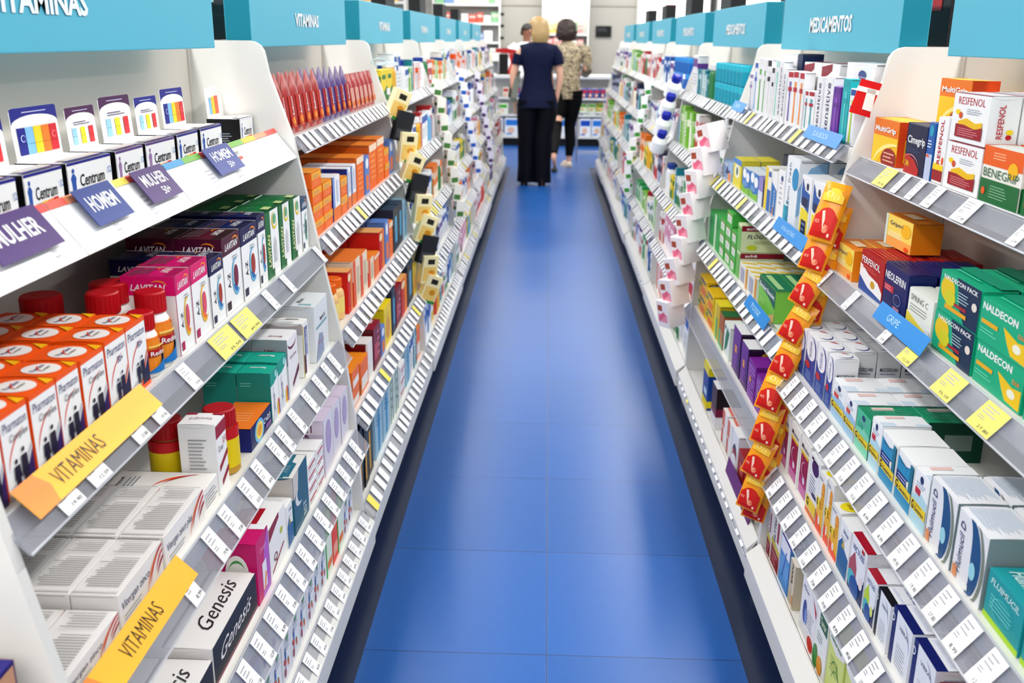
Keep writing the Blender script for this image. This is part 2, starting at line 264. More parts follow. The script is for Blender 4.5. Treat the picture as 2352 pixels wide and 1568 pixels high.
des('resfn','flu_box','narrow white carton with vertical red lettering',W,[T('F','RESFENOL',.45,.62,.3,.66,'#C41F36',rot=90),G('F',[(0,.2),(1,.2),(1,.28),(0,.3)],YL),R('F',0,.04,1,.2,'#A81C30'),E('F',.85,.35,.1,.06,OR,10)])
des('beneg','flu_box','orange white and green flu carton','#F4F2EC',[R('F',0,.66,1,1,'#EE7220'),Lines('F',.25,.78,.62,.92,3,'#F8C49A'),E('F',.78,.66,.12,.14,'#F6C21A'),T('F','BENEGRIP',.5,.54,.9,.15,'#3A7A50',bold=0),R('F',0,0,1,.42,'#1B7A44'),Lines('F',.28,.1,.75,.34,5,'#8FC09A'),E('F',.12,.2,.05,.07,OR,10),R('S',0,0,1,.42,'#1B7A44'),R('S',0,.66,1,1,'#EE7220')])
des('griped','flu_box','yellow and orange flu carton','#F29A20',[R('F',0,0,1,1,'#F9E27A'),R('F',0,0,1,.3,'#F9B868'),R('F',0,0,.08,1,'#DDEBE4'),T('F','Gripeol',.42,.74,.5,.18,'#3A3F7A',bold=0),E('F',.78,.66,.18,.22,'#F8C83A'),Lines('F',.15,.3,.7,.5,3,'#FBFBF0'),E('F',.85,.1,.08,.08,OR,10),R('T',.25,.3,.7,.7,'#FBE9C8')])
des('perfenol','flu_box','red white and blue capsule carton','#B81F25',[G('F',[(0,0),(1,0),(1,.25),(.8,.42),(.4,.48),(0,.66)],'#F4F2F2'),G('F',[(0,0),(1,0),(1,.08),(.4,.16),(0,.36)],'#2A5CA8'),T('F','PERFENOL',.45,.78,.8,.16,W),E('F',.6,.3,.09,.09,'#D8A81A'),Lines('F',.1,.56,.8,.66,2,'#E08080'),Lines('T',.1,.1,.9,.9,4,'#E05A50')])
des('neolefrin','flu_box','dark blue cold tablet carton','#14276F',[T('F','NEOLEFRIN',.48,.75,.86,.16,W,bold=.02),R('F',.05,.42,.45,.56,'#C83A50'),Lines('F',.08,.44,.42,.54,2,'#F0B0B8'),E('F',.65,.35,.16,.12,'#8090C8'),E('F',.65,.35,.14,.10,'#1A2A6A'),R('F',.52,.1,.78,.2,'#C890A8'),Lines('T',.1,.1,.5,.9,4,'#2A3A80')])
des('springc','flu_box','white carton with yellow and green base','#EEF0EA',[T('F','SPRING C',.45,.8,.7,.14,'#8A9080',bold=0),Lines('F',.1,.45,.9,.66,3,'#A8ACA8'),G('F',[(0,.0),(1,0),(1,.16),(.5,.26),(0,.42)],'#F3DF5A'),R('F',0,0,.5,.08,'#30B090'),E('F',.9,.15,.1,.14,'#E8E8F0')])
def nald(pack):
    o=[R('F',0,0,1,1,'#13B58E')]
    if pack: o+=[G('F',[(.42,1),(1,1),(1,0),(.7,0),(.55,.3)],'#143A5E'),E('F',.22,.6,.18,.3,'#E8CC1E'),E('F',.3,.42,.14,.2,'#D8D430'),T('F','NALDECON PACK',.52,.88,.84,.11,W,bold=.02),R('F',.42,.3,.72,.38,'#B03040'),R('F',.2,.14,.74,.24,'#E8B420'),E('F',.9,.55,.06,.1,'#E8E0D8'),Lines('F',.5,.45,.8,.72,4,'#B8D0D8')]
    else: o+=[T('F','NALDECON',.4,.82,.72,.17,W,bold=.03),G('F',[(.5,.6),(.8,.45),(.98,.5),(.98,.05),(.7,.08),(.6,.3)],'#F0CC18'),E('F',.8,.3,.08,.1,'#F0F0E0'),T('F','DIA',.87,.6,.14,.1,'#F09A3A'),R('F',.05,.42,.4,.52,'#E8B820'),Lines('F',.05,.2,.4,.34,2,'#7FDCC0')]
    return o+[Lines('T',.1,.25,.9,.8,3,'#5FE0C0'),R('T',0,.5,1,1,'#12A888')]
des('naldpack','flu_box','green and navy flu pack carton','#15B890',nald(1)); des('nald','flu_box','green and yellow flu tablet carton','#15B890',nald(0))
des('muco','cough_box','white and blue cough syrup carton','#EFF0F4',[R('F',0,0,1,.62,'#2B55A8'),E('F',.5,.7,.46,.22,'#F4F4F8'),Arc('F',.5,.7,.5,.27,-60,100,.18,'#2A3A98'),T('F','MUCOSOLVAN',.48,.7,.24,.32,'#3A4A98',rot=90,bold=0),E('F',.3,.36,.24,.07,'#C83A4A'),Lines('F',.2,.08,.8,.26,4,'#9AB0DC'),T('S','MUCOSOLVAN',.5,.66,.74,.075,'#23264F',shear=.15),Lines('S',.15,.56,.8,.6,1,'#7080A8'),R('S',.15,.48,.4,.50,'#C05060'),G('S',[(0,0),(1,0),(1,.34),(0,.34)],'#7C93B8'),Arc('T',.5,.5,.4,.34,-70,110,.15,'#2A3A98'),Arc('T',.5,.5,.4,.3,120,200,.2,RD)])
def gen(bc,mid): return [G('F',[(0,0),(1,0),(1,.55),(.6,.62),(0,.5)],bc),E('F',.5,.86,.12,.07,'#23407A',12),R('F',.15,.56,.5,.68,mid),Lines('F',.2,.7,.8,.8,2,'#8FA8C0'),R('F',0,.24,1,.42,'#F4D81C'),T('F','G',.14,.33,.16,.16,BK,bold=.03),T('F','Genérico',.6,.31,.62,.08,'#222'),Lines('F',.3,.37,.9,.41,1,'#6A6030'),R('T',.1,.2,.3,.6,'#F0D0CC'),G('T',[(.6,0),(1,0),(1,1),(.8,1)],'#D8E4F0')]
des('gena','generic_box','white and pale blue generic medicine carton','#F3F5F8',gen('#A9CDE8','#D85A50'))
des('gengreen','generic_box','sea green generic medicine carton','#2FAE86',[R('F',0,.42,1,1,'#5CC4A0')]+gen('#8ED8C0','#3FAE8C')+[R('T',0,0,1,1,'#1F9A72'),Lines('T',.2,.1,.8,.9,6,'#5FC0A0',True),R('S',0,0,1,1,'#145A46'),R('S',.3,.3,.8,.7,'#8FA09A')])
des('genblue','generic_box','white generic medicine carton with red label','#F5F7F9',gen('#BFE0EC','#C83048'))
des('genteal','generic_box','turquoise and navy generic medicine carton','#F6F7F8',[G('F',[(0,0),(1,0),(1,.9),(.5,.78),(0,.86)],'#2E9CC8'),R('F',0,.42,.85,.58,'#26307E'),Lines('F',.1,.44,.8,.56,2,'#C8D0F0'),E('F',.8,.5,.14,.08,'#F0EEDC'),T('F','Genérico',.4,.8,.5,.06,'#2A6A8A'),R('F',0,.24,1,.42,'#F4D81C'),T('F','G',.14,.33,.16,.16,BK,bold=.03),T('F','Genérico',.6,.31,.62,.08,'#222'),R('F',.82,.42,1,.95,'#1D7F98')])
des('fluim','cough_box','tall white carton with deep blue arc','#EDEEF2',[Arc('F',.1,.45,.78,.7,-65,75,.42,'#1D5F92'),Arc('F',.05,.45,.95,.8,-60,70,.1,'#8A9488'),T('F','Fluimucil D',.2,.5,.16,.72,'#23307A',rot=90,shear=.1),E('F',.66,.36,.1,.12,'#A8DCE8'),R('F',.45,.04,.6,.12,W),R('F',.05,.03,.2,.2,'#E8A070'),Lines('T',.1,.08,.9,.92,16,'#B9C9DC'),R('S',0,0,1,1,'#8FA0A4')])
des('tealbig','cough_box','turquoise lozenge carton with lime edge','#2BA8AE',[R('F',0,0,1,.12,'#B5DC1E'),T('F','FLUIMUCIL',.5,.82,.8,.13,'#D8F4F4',shear=.2),Arc('F',.5,.4,.3,.25,0,340,.1,'#5FD0D0'),Lines('F',.15,.3,.85,.6,4,'#7FD4D4'),T('T','Fluimucil',.5,.3,.7,.22,'#D8F4F4',shear=.2),R('T',0,.6,1,1,'#46BFC4')])
des('mino','scalp_box','magenta and white slim carton','#F3F1EC',[R('F',.12,.06,.88,.72,'#A31A5E'),R('F',.12,.06,.88,.22,'#D88AB8'),R('F',.12,.22,.88,.36,'#C03A86'),T('F','Minoton',.5,.84,.74,.08,'#333',bold=.01),Arc('F',.5,.5,.22,.12,60,300,.25,'#E8C0D8'),E('F',.6,.33,.12,.06,'#E8D8E8',10),R('F',.12,.72,.88,.77,'#E8C23A')])
des('minow','scalp_box','white slim carton with purple oval','#F0F0F2',[E('F',.55,.82,.35,.12,'#4A1F6A'),T('F','Mirtax',.5,.93,.7,.06,BK),Lines('F',.15,.35,.8,.66,6,'#8A8FA8'),R('F',.5,.36,.9,.42,'#3A2A6A'),R('F',0,.1,1,.28,'#F4D81C'),T('F','G',.2,.2,.2,.14,BK,bold=.03),R('F',0,0,1,.08,'#E8802A')])
des('sun','generic_box','yellow and orange generic carton','#F1F1EE',[G('F',[(0,0),(1,0),(1,.3),(.9,.8),(.6,.85),(.45,.5),(0,.4)],'#F5C21C'),G('F',[(0,0),(1,0),(1,.1),(0,.28)],'#EE5A24'),E('F',.7,.75,.22,.12,'#F0A81C'),E('F',.5,.2,.14,.08,'#FBE6DC',10),Lines('F',.5,.4,.85,.7,4,'#C8961A'),T('F','Isotres',.3,.9,.5,.06,'#6A6A8A'),R('F',0,.4,.5,.55,'#F4D81C'),T('F','G',.15,.47,.16,.12,BK,bold=.03),E('T',.5,.5,.4,.4,'#F7E31C'),T('T','Dtres',.5,.5,.4,.3,'#A09020')])
des('salve','medicine_box','white carton with teal blue lower half','#F3F3F3',[G('F',[(0,0),(1,0),(1,.42),(.6,.5),(.3,.66),(0,.5)],'#2272A8'),G('F',[(.3,.5),(.45,.66),(.6,.5)],'#C8B04A'),T('F','Salsep',.6,.82,.5,.1,'#2A5AA0',shear=.2),Lines('F',.2,.66,.7,.72,2,GY)])
des('victus','cough_box','white navy and crimson syrup carton','#F0F1F5',[R('F',0,0,1,.5,'#16336E'),E('F',.55,.62,.5,.34,'#F0F1F5'),G('F',[(0,.2),(.5,.32),(.5,.5),(.3,.75),(0,.5)],'#B85A68'),E('F',.25,.22,.3,.16,'#5FC0C8'),E('F',.45,.14,.3,.2,'#1A5FA8'),E('F',.82,.38,.13,.11,'#EDE3E6'),T('F','VICTUSS',.52,.82,.74,.1,'#3A5A98'),R('F',.7,.9,.85,.97,RD),R('T',0,0,1,.25,'#B31236'),R('T',0,.62,1,1,'#111E45')])
des('victusg','cough_box','white navy and lime syrup carton','#F0F1F5',[R('F',0,0,1,.5,'#16336E'),E('F',.55,.62,.5,.34,'#F0F1F5'),G('F',[(0,.2),(.5,.32),(.5,.5),(.3,.75),(0,.5)],'#C8DC3A'),E('F',.25,.22,.3,.16,'#5FC0C8'),E('F',.45,.14,.3,.2,'#1A5FA8'),E('F',.8,.3,.13,.11,'#DDE88A'),T('F','VICTUSS',.52,.82,.74,.1,'#3A5A98'),R('T',0,0,1,.25,'#B31236')])
def vib(c): return [R('F',0,0,.2,1,c),R('F',.2,0,1,1,'#F0F2F6'),T('F','VIBRAL',.62,.78,.5,.07,'#5A6080',rot=25,bold=0),Arc('F',.5,.55,.42,.4,0,80,.05,'#6A7AB0'),Lines('F',.35,.1,.85,.5,7,'#B8BCC8'),T('F','D',.1,.82,.12,.14,W),R('T',0,0,1,1,c),T('T','VIBRAL',.5,.75,.8,.24,'#8A90C0',bold=.02),T('T','pastilhas menta',.5,.35,.8,.16,'#D8DCF0',shear=.3,bold=0),Lines('S',.15,.1,.85,.9,8,'#C8CCD8')]
des('vibral','cough_box','dark blue and white lozenge carton','#EEF0F4',vib('#1A2A78')); des('vibdark','cough_box','black and white lozenge carton','#EEF0F4',vib('#14141F'))
des('glyt','medicine_box','white carton with dark red base','#F3F1EE',[R('F',0,0,1,.34,'#9C1F36'),G('F',[(0,.34),(1,.30),(1,.4),(0,.46)],'#D8C84A'),T('F','GLYTEOL',.3,.68,.22,.5,'#333',rot=90),R('F',.6,.5,.8,.9,'#B02A40'),Lines('F',.2,.08,.8,.26,3,'#E0A0A8')])
des('bluep','medicine_box','sky blue and violet carton','#5A9AD8',[G('F',[(0,0),(1,.1),(1,.6),(.5,.7),(0,.5)],'#6AA8E0'),R('F',0,.7,1,1,'#F0F0F6'),G('F',[(.3,.2),(.6,.8),(.7,.8),(.4,.2)],'#2F74C0'),R('T',0,0,1,.5,'#43289A'),R('T',.4,.1,.9,.6,'#E8EAF4'),R('T',0,.6,1,1,'#3D86CC')])
des('beige','medicine_box','beige carton lettered in black','#CFC4AE',[T('F','EXAN',.5,.72,.24,.4,'#2A2418',rot=90,bold=.02),R('T',0,0,1,1,'#EDE7DA'),R('F',.7,0,.95,1,'#E8D8C0'),R('F',.72,.1,.92,.3,'#E0A070')])
des('hyz','medicine_box','white carton with blue and red capsules','#F1EFF0',[T('F','Hyzar',.3,.82,.4,.09,'#4A4A8A',shear=.3,bold=0),G('F',[(.6,.98),(.75,.9),(1,.66),(1,.78)],'#C8202C'),E('F',.3,.45,.12,.2,'#2450A0'),E('F',.4,.4,.08,.14,'#8AA0D8'),E('F',.8,.12,.18,.12,'#D83A20'),Lines('F',.5,.3,.9,.6,5,'#B0B0C0')])
des('greenl','medicine_box','white carton with green label and fruit','#F2F2EE',[R('F',.3,.7,.95,.92,'#1F6A3A'),T('F','Tamar',.62,.81,.5,.12,'#E8F0D8',shear=.2),Lines('F',.2,.45,.7,.6,3,GY),E('F',.2,.15,.2,.2,'#4A9A4A'),E('F',.6,.15,.22,.14,'#E8A83A')])
des('yelg','medicine_box','pale yellow green herbal carton','#DCE58A',[G('F',[(0,1),(1,1),(1,.8),(.5,.7),(0,.76)],'#F0EFEA'),T('F','Naturetti',.45,.85,.7,.08,'#3A7A40',shear=.1),Arc('F',.5,.3,.3,.3,20,160,.1,'#3A9A4A'),Arc('F',.6,.2,.3,.3,20,160,.1,'#3A9A4A'),Lines('F',.2,.4,.8,.62,4,'#B0BC6A'),R('F',.0,.96,1,1,'#8A1F4A')])
# bay 2 right
def brush(c1,c2,txt=None):
    o=[R('F',.1,.88,.9,.98,c1),G('F',[(.36,.05),(.64,.05),(.6,.5),(.68,.8),(.32,.8),(.4,.5)],c2),R('F',.2,.62,.8,.7,c1)]
    if txt: o.append(T('F',txt,.5,.45,.5,.8,txt and '#4A4F78',rot=90))
    return o
for nm,c1,c2,ds in (('gray','#9A90B8','#C8C4D0','lilac grey'),('blue','#2A6AC0','#7FB8E8','blue and white'),('white','#EDEDED','#6AB85A','white and green'),('black','#1A1C28','#E8E8E8','black and white'),('mint','#BFE8DC','#8FDCC8','mint green'),('purple','#C02040','#8A78C0','red and lilac'),('orange','#C02040','#F2A04A','red and orange'),('red','#B8183A','#4AB0B8','red and teal'),('violet','#6A2A9A','#9A5AC8','violet'),('teal','#18B0B8','#60D0D4','bright teal'),('lime','#2A5AA8','#B8DC3A','blue and lime'),('text','#F2F2F4','#F2F2F4','plain white')):
    base={'teal':'#22B8BE','violet':'#7A3AA8'}.get(nm,'#EFF0F3')
    des('brush_'+nm,'toothbrush_pack',ds+' tall toothbrush pack',base,brush(c1,c2)+([T('F','sensitive',.5,.5,.4,.8,'#4A4F78',rot=90,bold=0)] if nm=='text' else []),cat='toothbrush pack')
des('puzzle','medicine_box','white and indigo patterned carton','#A9C4E6',[G('F',[(.3,.3),(.5,.8),(.6,.5),(.8,.6),(.7,.2),(.5,.3)],'#2A2F80'),R('F',.6,0,.9,.4,'#F0A868'),R('F',0,.7,.5,.9,'#DCE6F4')])
des('yellowg','medicine_box','yellow and green oval logo carton','#E8DC4A',[E('F',.5,.55,.3,.25,'#F0F2E4'),E('F',.5,.55,.12,.15,'#1F6A4A'),R('F',0,.8,1,1,'#4A90D0')])
des('wave','medicine_box','blue and green gargle carton','#3F88CC',[E('F',.3,.8,.22,.2,'#F2F6FA'),E('F',.75,.7,.22,.2,'#F2F6FA'),G('F',[(0,0),(1,0),(1,.3),(.5,.2),(0,.35)],'#8FC84A'),Lines('F',.2,.3,.8,.5,3,'#B8D8F0'),R('T',0,0,1,1,'#E6EEF4')])
des('navybox','medicine_box','dark navy carton with white window','#16305E',[R('F',.3,.35,.7,.7,'#C8D2E4'),R('F',0,0,1,.25,'#2A86B8'),R('S',.25,.35,.65,.7,'#C8D2E4'),R('S',0,0,1,.25,'#2A86B8'),R('T',0,0,1,1,'#2A4068')])
des('violet','medicine_box','lavender and white carton','#9A90CC',[R('F',0,0,1,.5,'#DCE4F2'),R('F',.8,0,1,1,'#26264A')])
des('yelblue','medicine_box','yellow and white contact lens carton','#F2EFE6',[R('F',0,0,.45,1,'#F0D83A'),R('F',.45,0,1,.5,'#2A78C0'),R('F',.55,.8,.95,.92,'#3A70B8'),R('T',0,0,1,1,'#F0F0EC')])
des('bluew','medicine_box','blue and white solution carton','#F0F2F4',[G('F',[(0,0),(1,0),(1,.6),(0,.75)],'#2480C4'),T('F','lens',.6,.4,.3,.4,'#CFE6F6',rot=90),G('F',[(.3,0),(.6,.3),(.7,0)],'#C08A70')])
des('whitet','medicine_box','plain white tall solution carton','#F3F3F4',[Lines('F',.3,.3,.7,.8,5,'#C0C4CC'),E('F',.6,.85,.14,.06,'#3A5A9A')])
des('tallw','medicine_box','large white and aqua solution carton','#EFF3F6',[T('F','renu fresh',.28,.62,.2,.6,'#8890A0',rot=90,bold=0),R('F',.0,.0,.4,.28,'#2AB0C8'),E('F',.78,.72,.26,.16,'#2A9CCC'),T('F','PURE',.3,.22,.2,.3,'#1890B0',rot=90),G('S',[(.0,.2),(1,.5),(1,1),(.4,.9),(0,.6)],'#9CC4E4'),R('T',0,0,1,1,'#E8ECF0')])
des('wyel','medicine_box','white yellow and navy eye drop carton','#F2F3F5',[R('F',.1,0,.9,.48,'#F2E03A'),R('F',.25,.08,.75,.3,'#23335F'),Lines('F',.3,.1,.7,.28,2,'#7F93B8'),G('F',[(.1,.55),(.9,.45),(.9,.75),(.4,.78),(.1,.95)],'#2A68B0'),R('F',.2,.52,.8,.66,'#22305A'),E('F',.65,.85,.1,.06,'#22305A',10)])
des('greenbox','throat_box','bright green lozenge carton','#2FB05A',[R('F',0,0,.3,1,'#DDF0D8'),Lines('F',.4,.6,.9,.9,4,'#1F7A3A'),R('T',0,0,1,1,'#5ABF6A')])
des('flogs','throat_box','small green and white lozenge carton','#5ABF5A',[R('F',.15,.2,.85,.75,'#EEF3E8'),G('F',[(.1,.85),(.9,.7),(.9,.76),(.1,.92)],'#C03A3A'),Lines('F',.3,.3,.7,.6,3,'#8A9AA8')])
des('flog','throat_box','pale green carton with crimson band','#DCE8C0',[R('F',0,0,1,.9,'#7CC46A'),R('S',0,.78,1,.98,'#9A1838'),T('S','achê',.25,.88,.28,.1,W,bold=.02),T('S','FLOGORAL',.5,.58,.72,.15,'#1F2A5A',shear=.25,bold=.01),Lines('S',.3,.3,.8,.44,2,'#A8B888'),E('S',.25,.18,.12,.1,'#C8D83A')])
des('yelst','throat_box','white and yellow striped sachet carton','#EFEFE6',[G('T',[(.1,0),(.3,0),(.5,1),(.3,1)],'#E8CC3A'),G('T',[(.6,0),(.8,0),(1,1),(.8,1)],'#E8CC3A'),R('F',.15,.1,.6,.8,'#B8B8CC'),R('F',.8,0,1,1,'#E8A83A')])
des('benalet','throat_box','green benzocaine lozenge carton','#8CD05A',[G('F',[(0,1),(1,1),(1,.42),(.6,.6),(0,.72)],'#10705A'),T('F','Benalet Benalet',.5,.76,.9,.15,W,bold=.02),G('F',[(.6,0),(1,0),(1,.3)],'#E8C88A'),Lines('F',.1,.2,.5,.4,3,'#B8E08A'),R('T',0,0,1,1,'#1A8A66'),G('T',[(.1,.2),(.9,.2),(.9,.5),(.1,.5)],'#B8DCA0')])
des('ciflo','throat_box','yellow lozenge carton with dark oval','#EFC81C',[E('F',.5,.8,.4,.1,'#2A2A20'),T('F','ciflogex',.5,.8,.6,.08,W),E('S',.5,.8,.4,.1,'#2A2A20'),T('S','ciflogex',.5,.8,.6,.08,W),R('F',.3,.1,.9,.5,'#EE8A2A'),R('F',0,.4,.3,.6,'#4AA05A')])
des('yelt','throat_box','mustard yellow lozenge carton','#D8C01E',[R('F',0,0,.4,1,'#E8D83A'),R('F',.4,0,.7,.6,'#5AB87A'),R('T',0,0,1,1,'#EFE03A')])
des('deq','throat_box','caramel brown lozenge carton','#B8703A',[R('F',0,0,1,.5,'#5AC08A'),E('F',.6,.3,.2,.25,'#E88A3A'),T('S','DEQUADIN',.5,.75,.8,.14,'#F4DCC8'),Lines('S',.2,.4,.9,.6,3,'#D8A880'),R('T',0,0,1,1,'#2F7A4A')])
des('greenw','medicine_box','white carton with green leaf print','#EAF0EA',[G('F',[(.2,.1),(.6,.3),(.9,.8),(.5,.9),(.3,.6)],'#2F8A5A'),E('F',.2,.85,.1,.06,'#1F5A4A')])
des('allegra','allergy_box','purple allergy carton with white lid','#5A1F78',[G('F',[(0,0),(.5,.1),(.8,.5),(1,1),(0,1)],'#7A2F9A'),R('F',.3,.45,.55,.62,'#E8A83A'),Lines('F',.2,.1,.8,.4,4,'#A878C0'),R('S',0,0,1,1,'#3A1548'),T('S','Allegra',.4,.66,.6,.12,W,bold=.02),T('S','Pediátrico',.45,.5,.6,.08,'#E0A83A'),E('S',.7,.85,.3,.1,'#D8A83A'),R('T',0,0,1,1,'#F2F2F2')])
des('allegra2','allergy_box','violet patterned allergy carton','#8A28A0',[Lines('F',.05,.1,.95,.9,8,'#C090D8'),R('F',.3,.45,.5,.6,'#E8A83A'),Lines('S',.05,.1,.95,.9,9,'#C090D8'),R('S',.4,.4,.6,.6,'#F0E0F0')])
des('bluey','medicine_box','blue and yellow eye care pack','#1F4FA0',[R('F',0,.82,1,1,'#EFDF2A'),R('F',0,0,1,.2,'#EFDF2A'),R('F',.3,.3,.8,.45,'#C8E0F0'),R('S',0,.82,1,1,'#EFDF2A'),R('S',0,.06,1,.22,'#EFDF2A'),R('S',.25,.3,.75,.45,'#C8E0F0'),R('T',0,0,1,1,'#EFE02A')])
des('mar2','medicine_box','maroon and white pantyhose carton','#EDEDF0',[R('F',0,.3,1,1,'#4A1228'),R('F',0,.3,1,.45,'#8A1848'),R('S',0,.3,1,1,'#2A1220'),R('S',0,.3,1,.5,'#8A1848')])
des('whor','bandage_box','white carton with salmon stripe','#F1EEEC',[R('F',0,.55,.5,1,'#E07A60'),R('F',0,.1,.3,.5,'#D8604A'),R('T',0,.2,1,.5,'#E08A78'),R('S',.2,.4,.8,.6,'#D8D0CC')])
des('whnv','bandage_box','white carton with navy and red swoosh','#EFEFF2',[Arc('F',.5,.3,.4,.4,20,160,.4,'#1A2A5A'),Arc('F',.5,.2,.4,.4,20,160,.4,'#A82030'),R('T',0,0,1,1,'#F2F2F2'),Lines('T',.2,.6,.8,.9,3,'#555')])
des('redw','bandage_box','dark red and yellow carton','#A81C2A',[R('F',0,0,1,.2,'#E8C83A'),R('F',.3,.4,.8,.7,'#D87A80')])
# bay 2 left
des('orst','vitamin_box','orange and yellow effervescent tablet carton','#F27A1E',[R('F',0,.55,1,1,'#F6B62A'),Lines('F',.15,.62,.8,.85,2,'#B89AA0'),Lines('F',.15,.15,.8,.45,3,'#F8B07A'),T('S','30',.5,.7,.3,.2,'#F8C8A0'),R('T',0,0,1,1,'#F4A83A')])
des('obl','vitamin_box','navy white and orange vitamin carton','#F2F2F5',[R('F',0,0,1,.3,'#F0883A'),R('F',0,.3,.25,1,'#8FA8DC'),R('S',0,0,1,1,'#1F3A9A'),R('S',.35,.1,.65,.9,'#F09A78'),R('F',.5,.4,.8,.9,'#D8DCEC')])
des('orb','vitamin_box','plain deep orange vitamin carton','#F2781A',[Lines('F',.2,.2,.8,.8,5,'#F8A860'),R('F',.0,.85,1,1,'#F8E0C8'),R('T',0,0,1,1,'#F49A3A')])
des('owh','vitamin_box','orange and cream vitamin carton','#F6E6D0',[R('F',0,0,.35,1,'#EE6A2A'),R('F',.5,.2,.85,.8,'#D8C8A8'),R('T',0,0,1,1,'#EE8A3A'),R('S',0,0,1,.55,'#E8502A')])
des('ored','vitamin_box','red and orange vitamin carton','#D8281E',[R('F',.5,0,1,1,'#F08A2A'),E('F',.3,.85,.3,.1,'#FBE6C0'),R('T',0,0,1,1,'#F0B878')])
des('bluo','vitamin_box','blue and orange child vitamin carton','#6A90D0',[E('F',.5,.8,.3,.14,'#F2F4FA'),R('F',.2,.1,.8,.5,'#EE8A3A')])
des('dkb','vitamin_box','dark slate supplement carton','#2A3A52',[R('F',.3,.2,.7,.8,'#5AB0D8'),R('T',0,0,1,1,'#3A5068')])
des('redm','vitamin_box','crimson vitamin carton','#8A1830',[R('F',.1,.2,.6,.6,'#C85A68'),Lines('F',.5,.2,.9,.9,4,'#D890A0'),R('T',0,0,1,1,'#A0203A'),R('T',.6,.2,.9,.8,'#E8D8D8'),R('S',0,0,1,1,'#7A1020')])
des('redwh','vitamin_box','white and crimson vitamin carton','#F0ECEA',[R('S',.08,.1,.92,1,'#8A1420'),R('T',0,0,1,1,'#EDE8E6')])
des('yel','vitamin_box','bright yellow vitamin carton','#F3D61A',[E('F',.5,.4,.3,.25,'#E8A83A'),Lines('F',.2,.6,.8,.8,3,'#C8A81A'),R('T',0,0,1,1,'#F5DD2A'),R('S',0,0,1,.4,'#F0A02A')])
des('or','vitamin_box','orange and white tablet carton','#F2801E',[R('F',.1,.1,.9,.5,'#F5EEE6'),R('S',0,0,1,.35,'#B87A48'),R('T',0,0,1,1,'#F49A2A')])
des('blky','supplement_box','black and yellow muscle powder pack','#121214',[R('F',.1,.1,.45,.7,'#D8A81A'),R('F',.55,.3,.9,.9,'#3A5A5A'),R('S',0,0,1,1,'#101012')])
des('aqua','supplement_box','pale aqua printed supplement pack','#A9CBDD',[G('F',[(.4,.05),(.6,.05),(.7,.5),(.55,.8),(.4,.6)],'#2A9CC8'),Lines('F',.15,.5,.85,.95,6,'#5A90B8')])
des('grl','supplement_box','white and dark green lined pack','#DCE8E6',[R('F',.1,0,.25,1,'#1F7A5A'),R('F',.6,0,.75,1,'#1F7A5A'),Lines('F',.3,.2,.55,.8,4,'#9AB0B0')])
# generic far cartons
GEN=[]
rg=random.Random(5)
pal=[('#F2F3F4',BL,'white and blue'),('#F2F3F4',GR,'white and green'),('#F2F0EE',RD,'white and red'),('#F0F0F2',OR,'white and orange'),('#EFEFF2','#7A4AA0','white and violet'),('#F1F1EC','#E8C83A','white and yellow'),('#2F6FB8','#E6EEF8','blue'),('#3AA868','#EAF4EA','green'),('#C83038','#F6E8E8','red'),('#F08A2A','#FBF0DC','orange'),('#F0D83A','#3A8A4A','yellow'),('#1C8FA0','#E2F2F2','teal'),('#5A3A8A','#E8DCF0','violet'),('#23305A','#C8D0E8','navy'),('#E8A0B8','#FFF4F8','rose pink'),('#8CC84A','#F6F8E8','lime green')]
for i,(a,b,n) in enumerate(pal):
    k=i%4
    dd=[[R('F',0,.7,1,.92,b),Lines('F',.15,.2,.8,.55,4,'#A8ACB4')],[R('F',0,0,1,.35,b),E('F',.5,.66,.24,.14,b,12)],[G('F',[(0,0),(1,0),(1,.5),(.5,.3),(0,.45)],b),R('F',.2,.7,.8,.84,b)],[R('F',0,0,.3,1,b),Lines('F',.4,.3,.9,.8,5,b if k==3 else GY)]][k]
    des('far%d'%i,'medicine_box',n+' medicine carton',a,dd+[R('S',0,.6,1,.8,b)]); GEN.append('far%d'%i)
# ---------------- product builders ----------------
BC={}
def box_mesh(name,w,d,h,part):
    k=(name,round(w,4),round(d,4),round(h,4),part)
    if k in BC: return BC[k]
    ds=D[name]; mb=MB(); mp=boxmap(w,d,h)
    if part=='all':
        mb.box(-w/2,0,0,w/2,d,h,ds['base'],bev=.0009); put_decals(mb,ds['dec'],mp)
        for P in mp['S']: put_decals(mb,[R('S',.06,.975,.94,.985,'#5A5A60')],{'S':[P]},start=8)
    elif part=='body':
        mb.box(-w/2,0,0,w/2,d,h-.0016,ds['base'],bev=.0009)
        put_decals(mb,[x for x in ds['dec'] if x[1]!='T'],{'F':mp['F'],'S':mp['S']})
    elif part=='flap':
        # tuck-in lid: slightly domed, with rounded thumb notches at both ends
        n=6; V=[];F=[]
        for i in range(n+1):
            u=i/n; z=h-.0014+.0012*math.sin(math.pi*u)
            for x in (-w/2+.0006,w/2-.0006): V.append((x,d*u,z))
        for i in range(n): F.append((2*i,2*i+1,2*i+3,2*i+2))
        mb.raw(V,F,ds['base'])
        for sx in (-1,1):
            pts=[(sx*(w/2+.0012),d*(.06+.88*i/8),h-.0016-.0045*math.sin(math.pi*i/8)**.6) for i in range(9)]
            mb.poly([(sx*(w/2+.0012),d*.94,h-.0008),(sx*(w/2+.0012),d*.06,h-.0008)]+pts,ds['base'])
        put_decals(mb,[x for x in ds['dec'] if x[1]=='T'],{'T':[lambda u,v,o:(-w/2+u*w,v*d,h-.0014+.0012*math.sin(math.pi*min(1,max(0,v)))+o)]},start=2.2)
    me=mb.mesh(name); BC[k]=me; return me
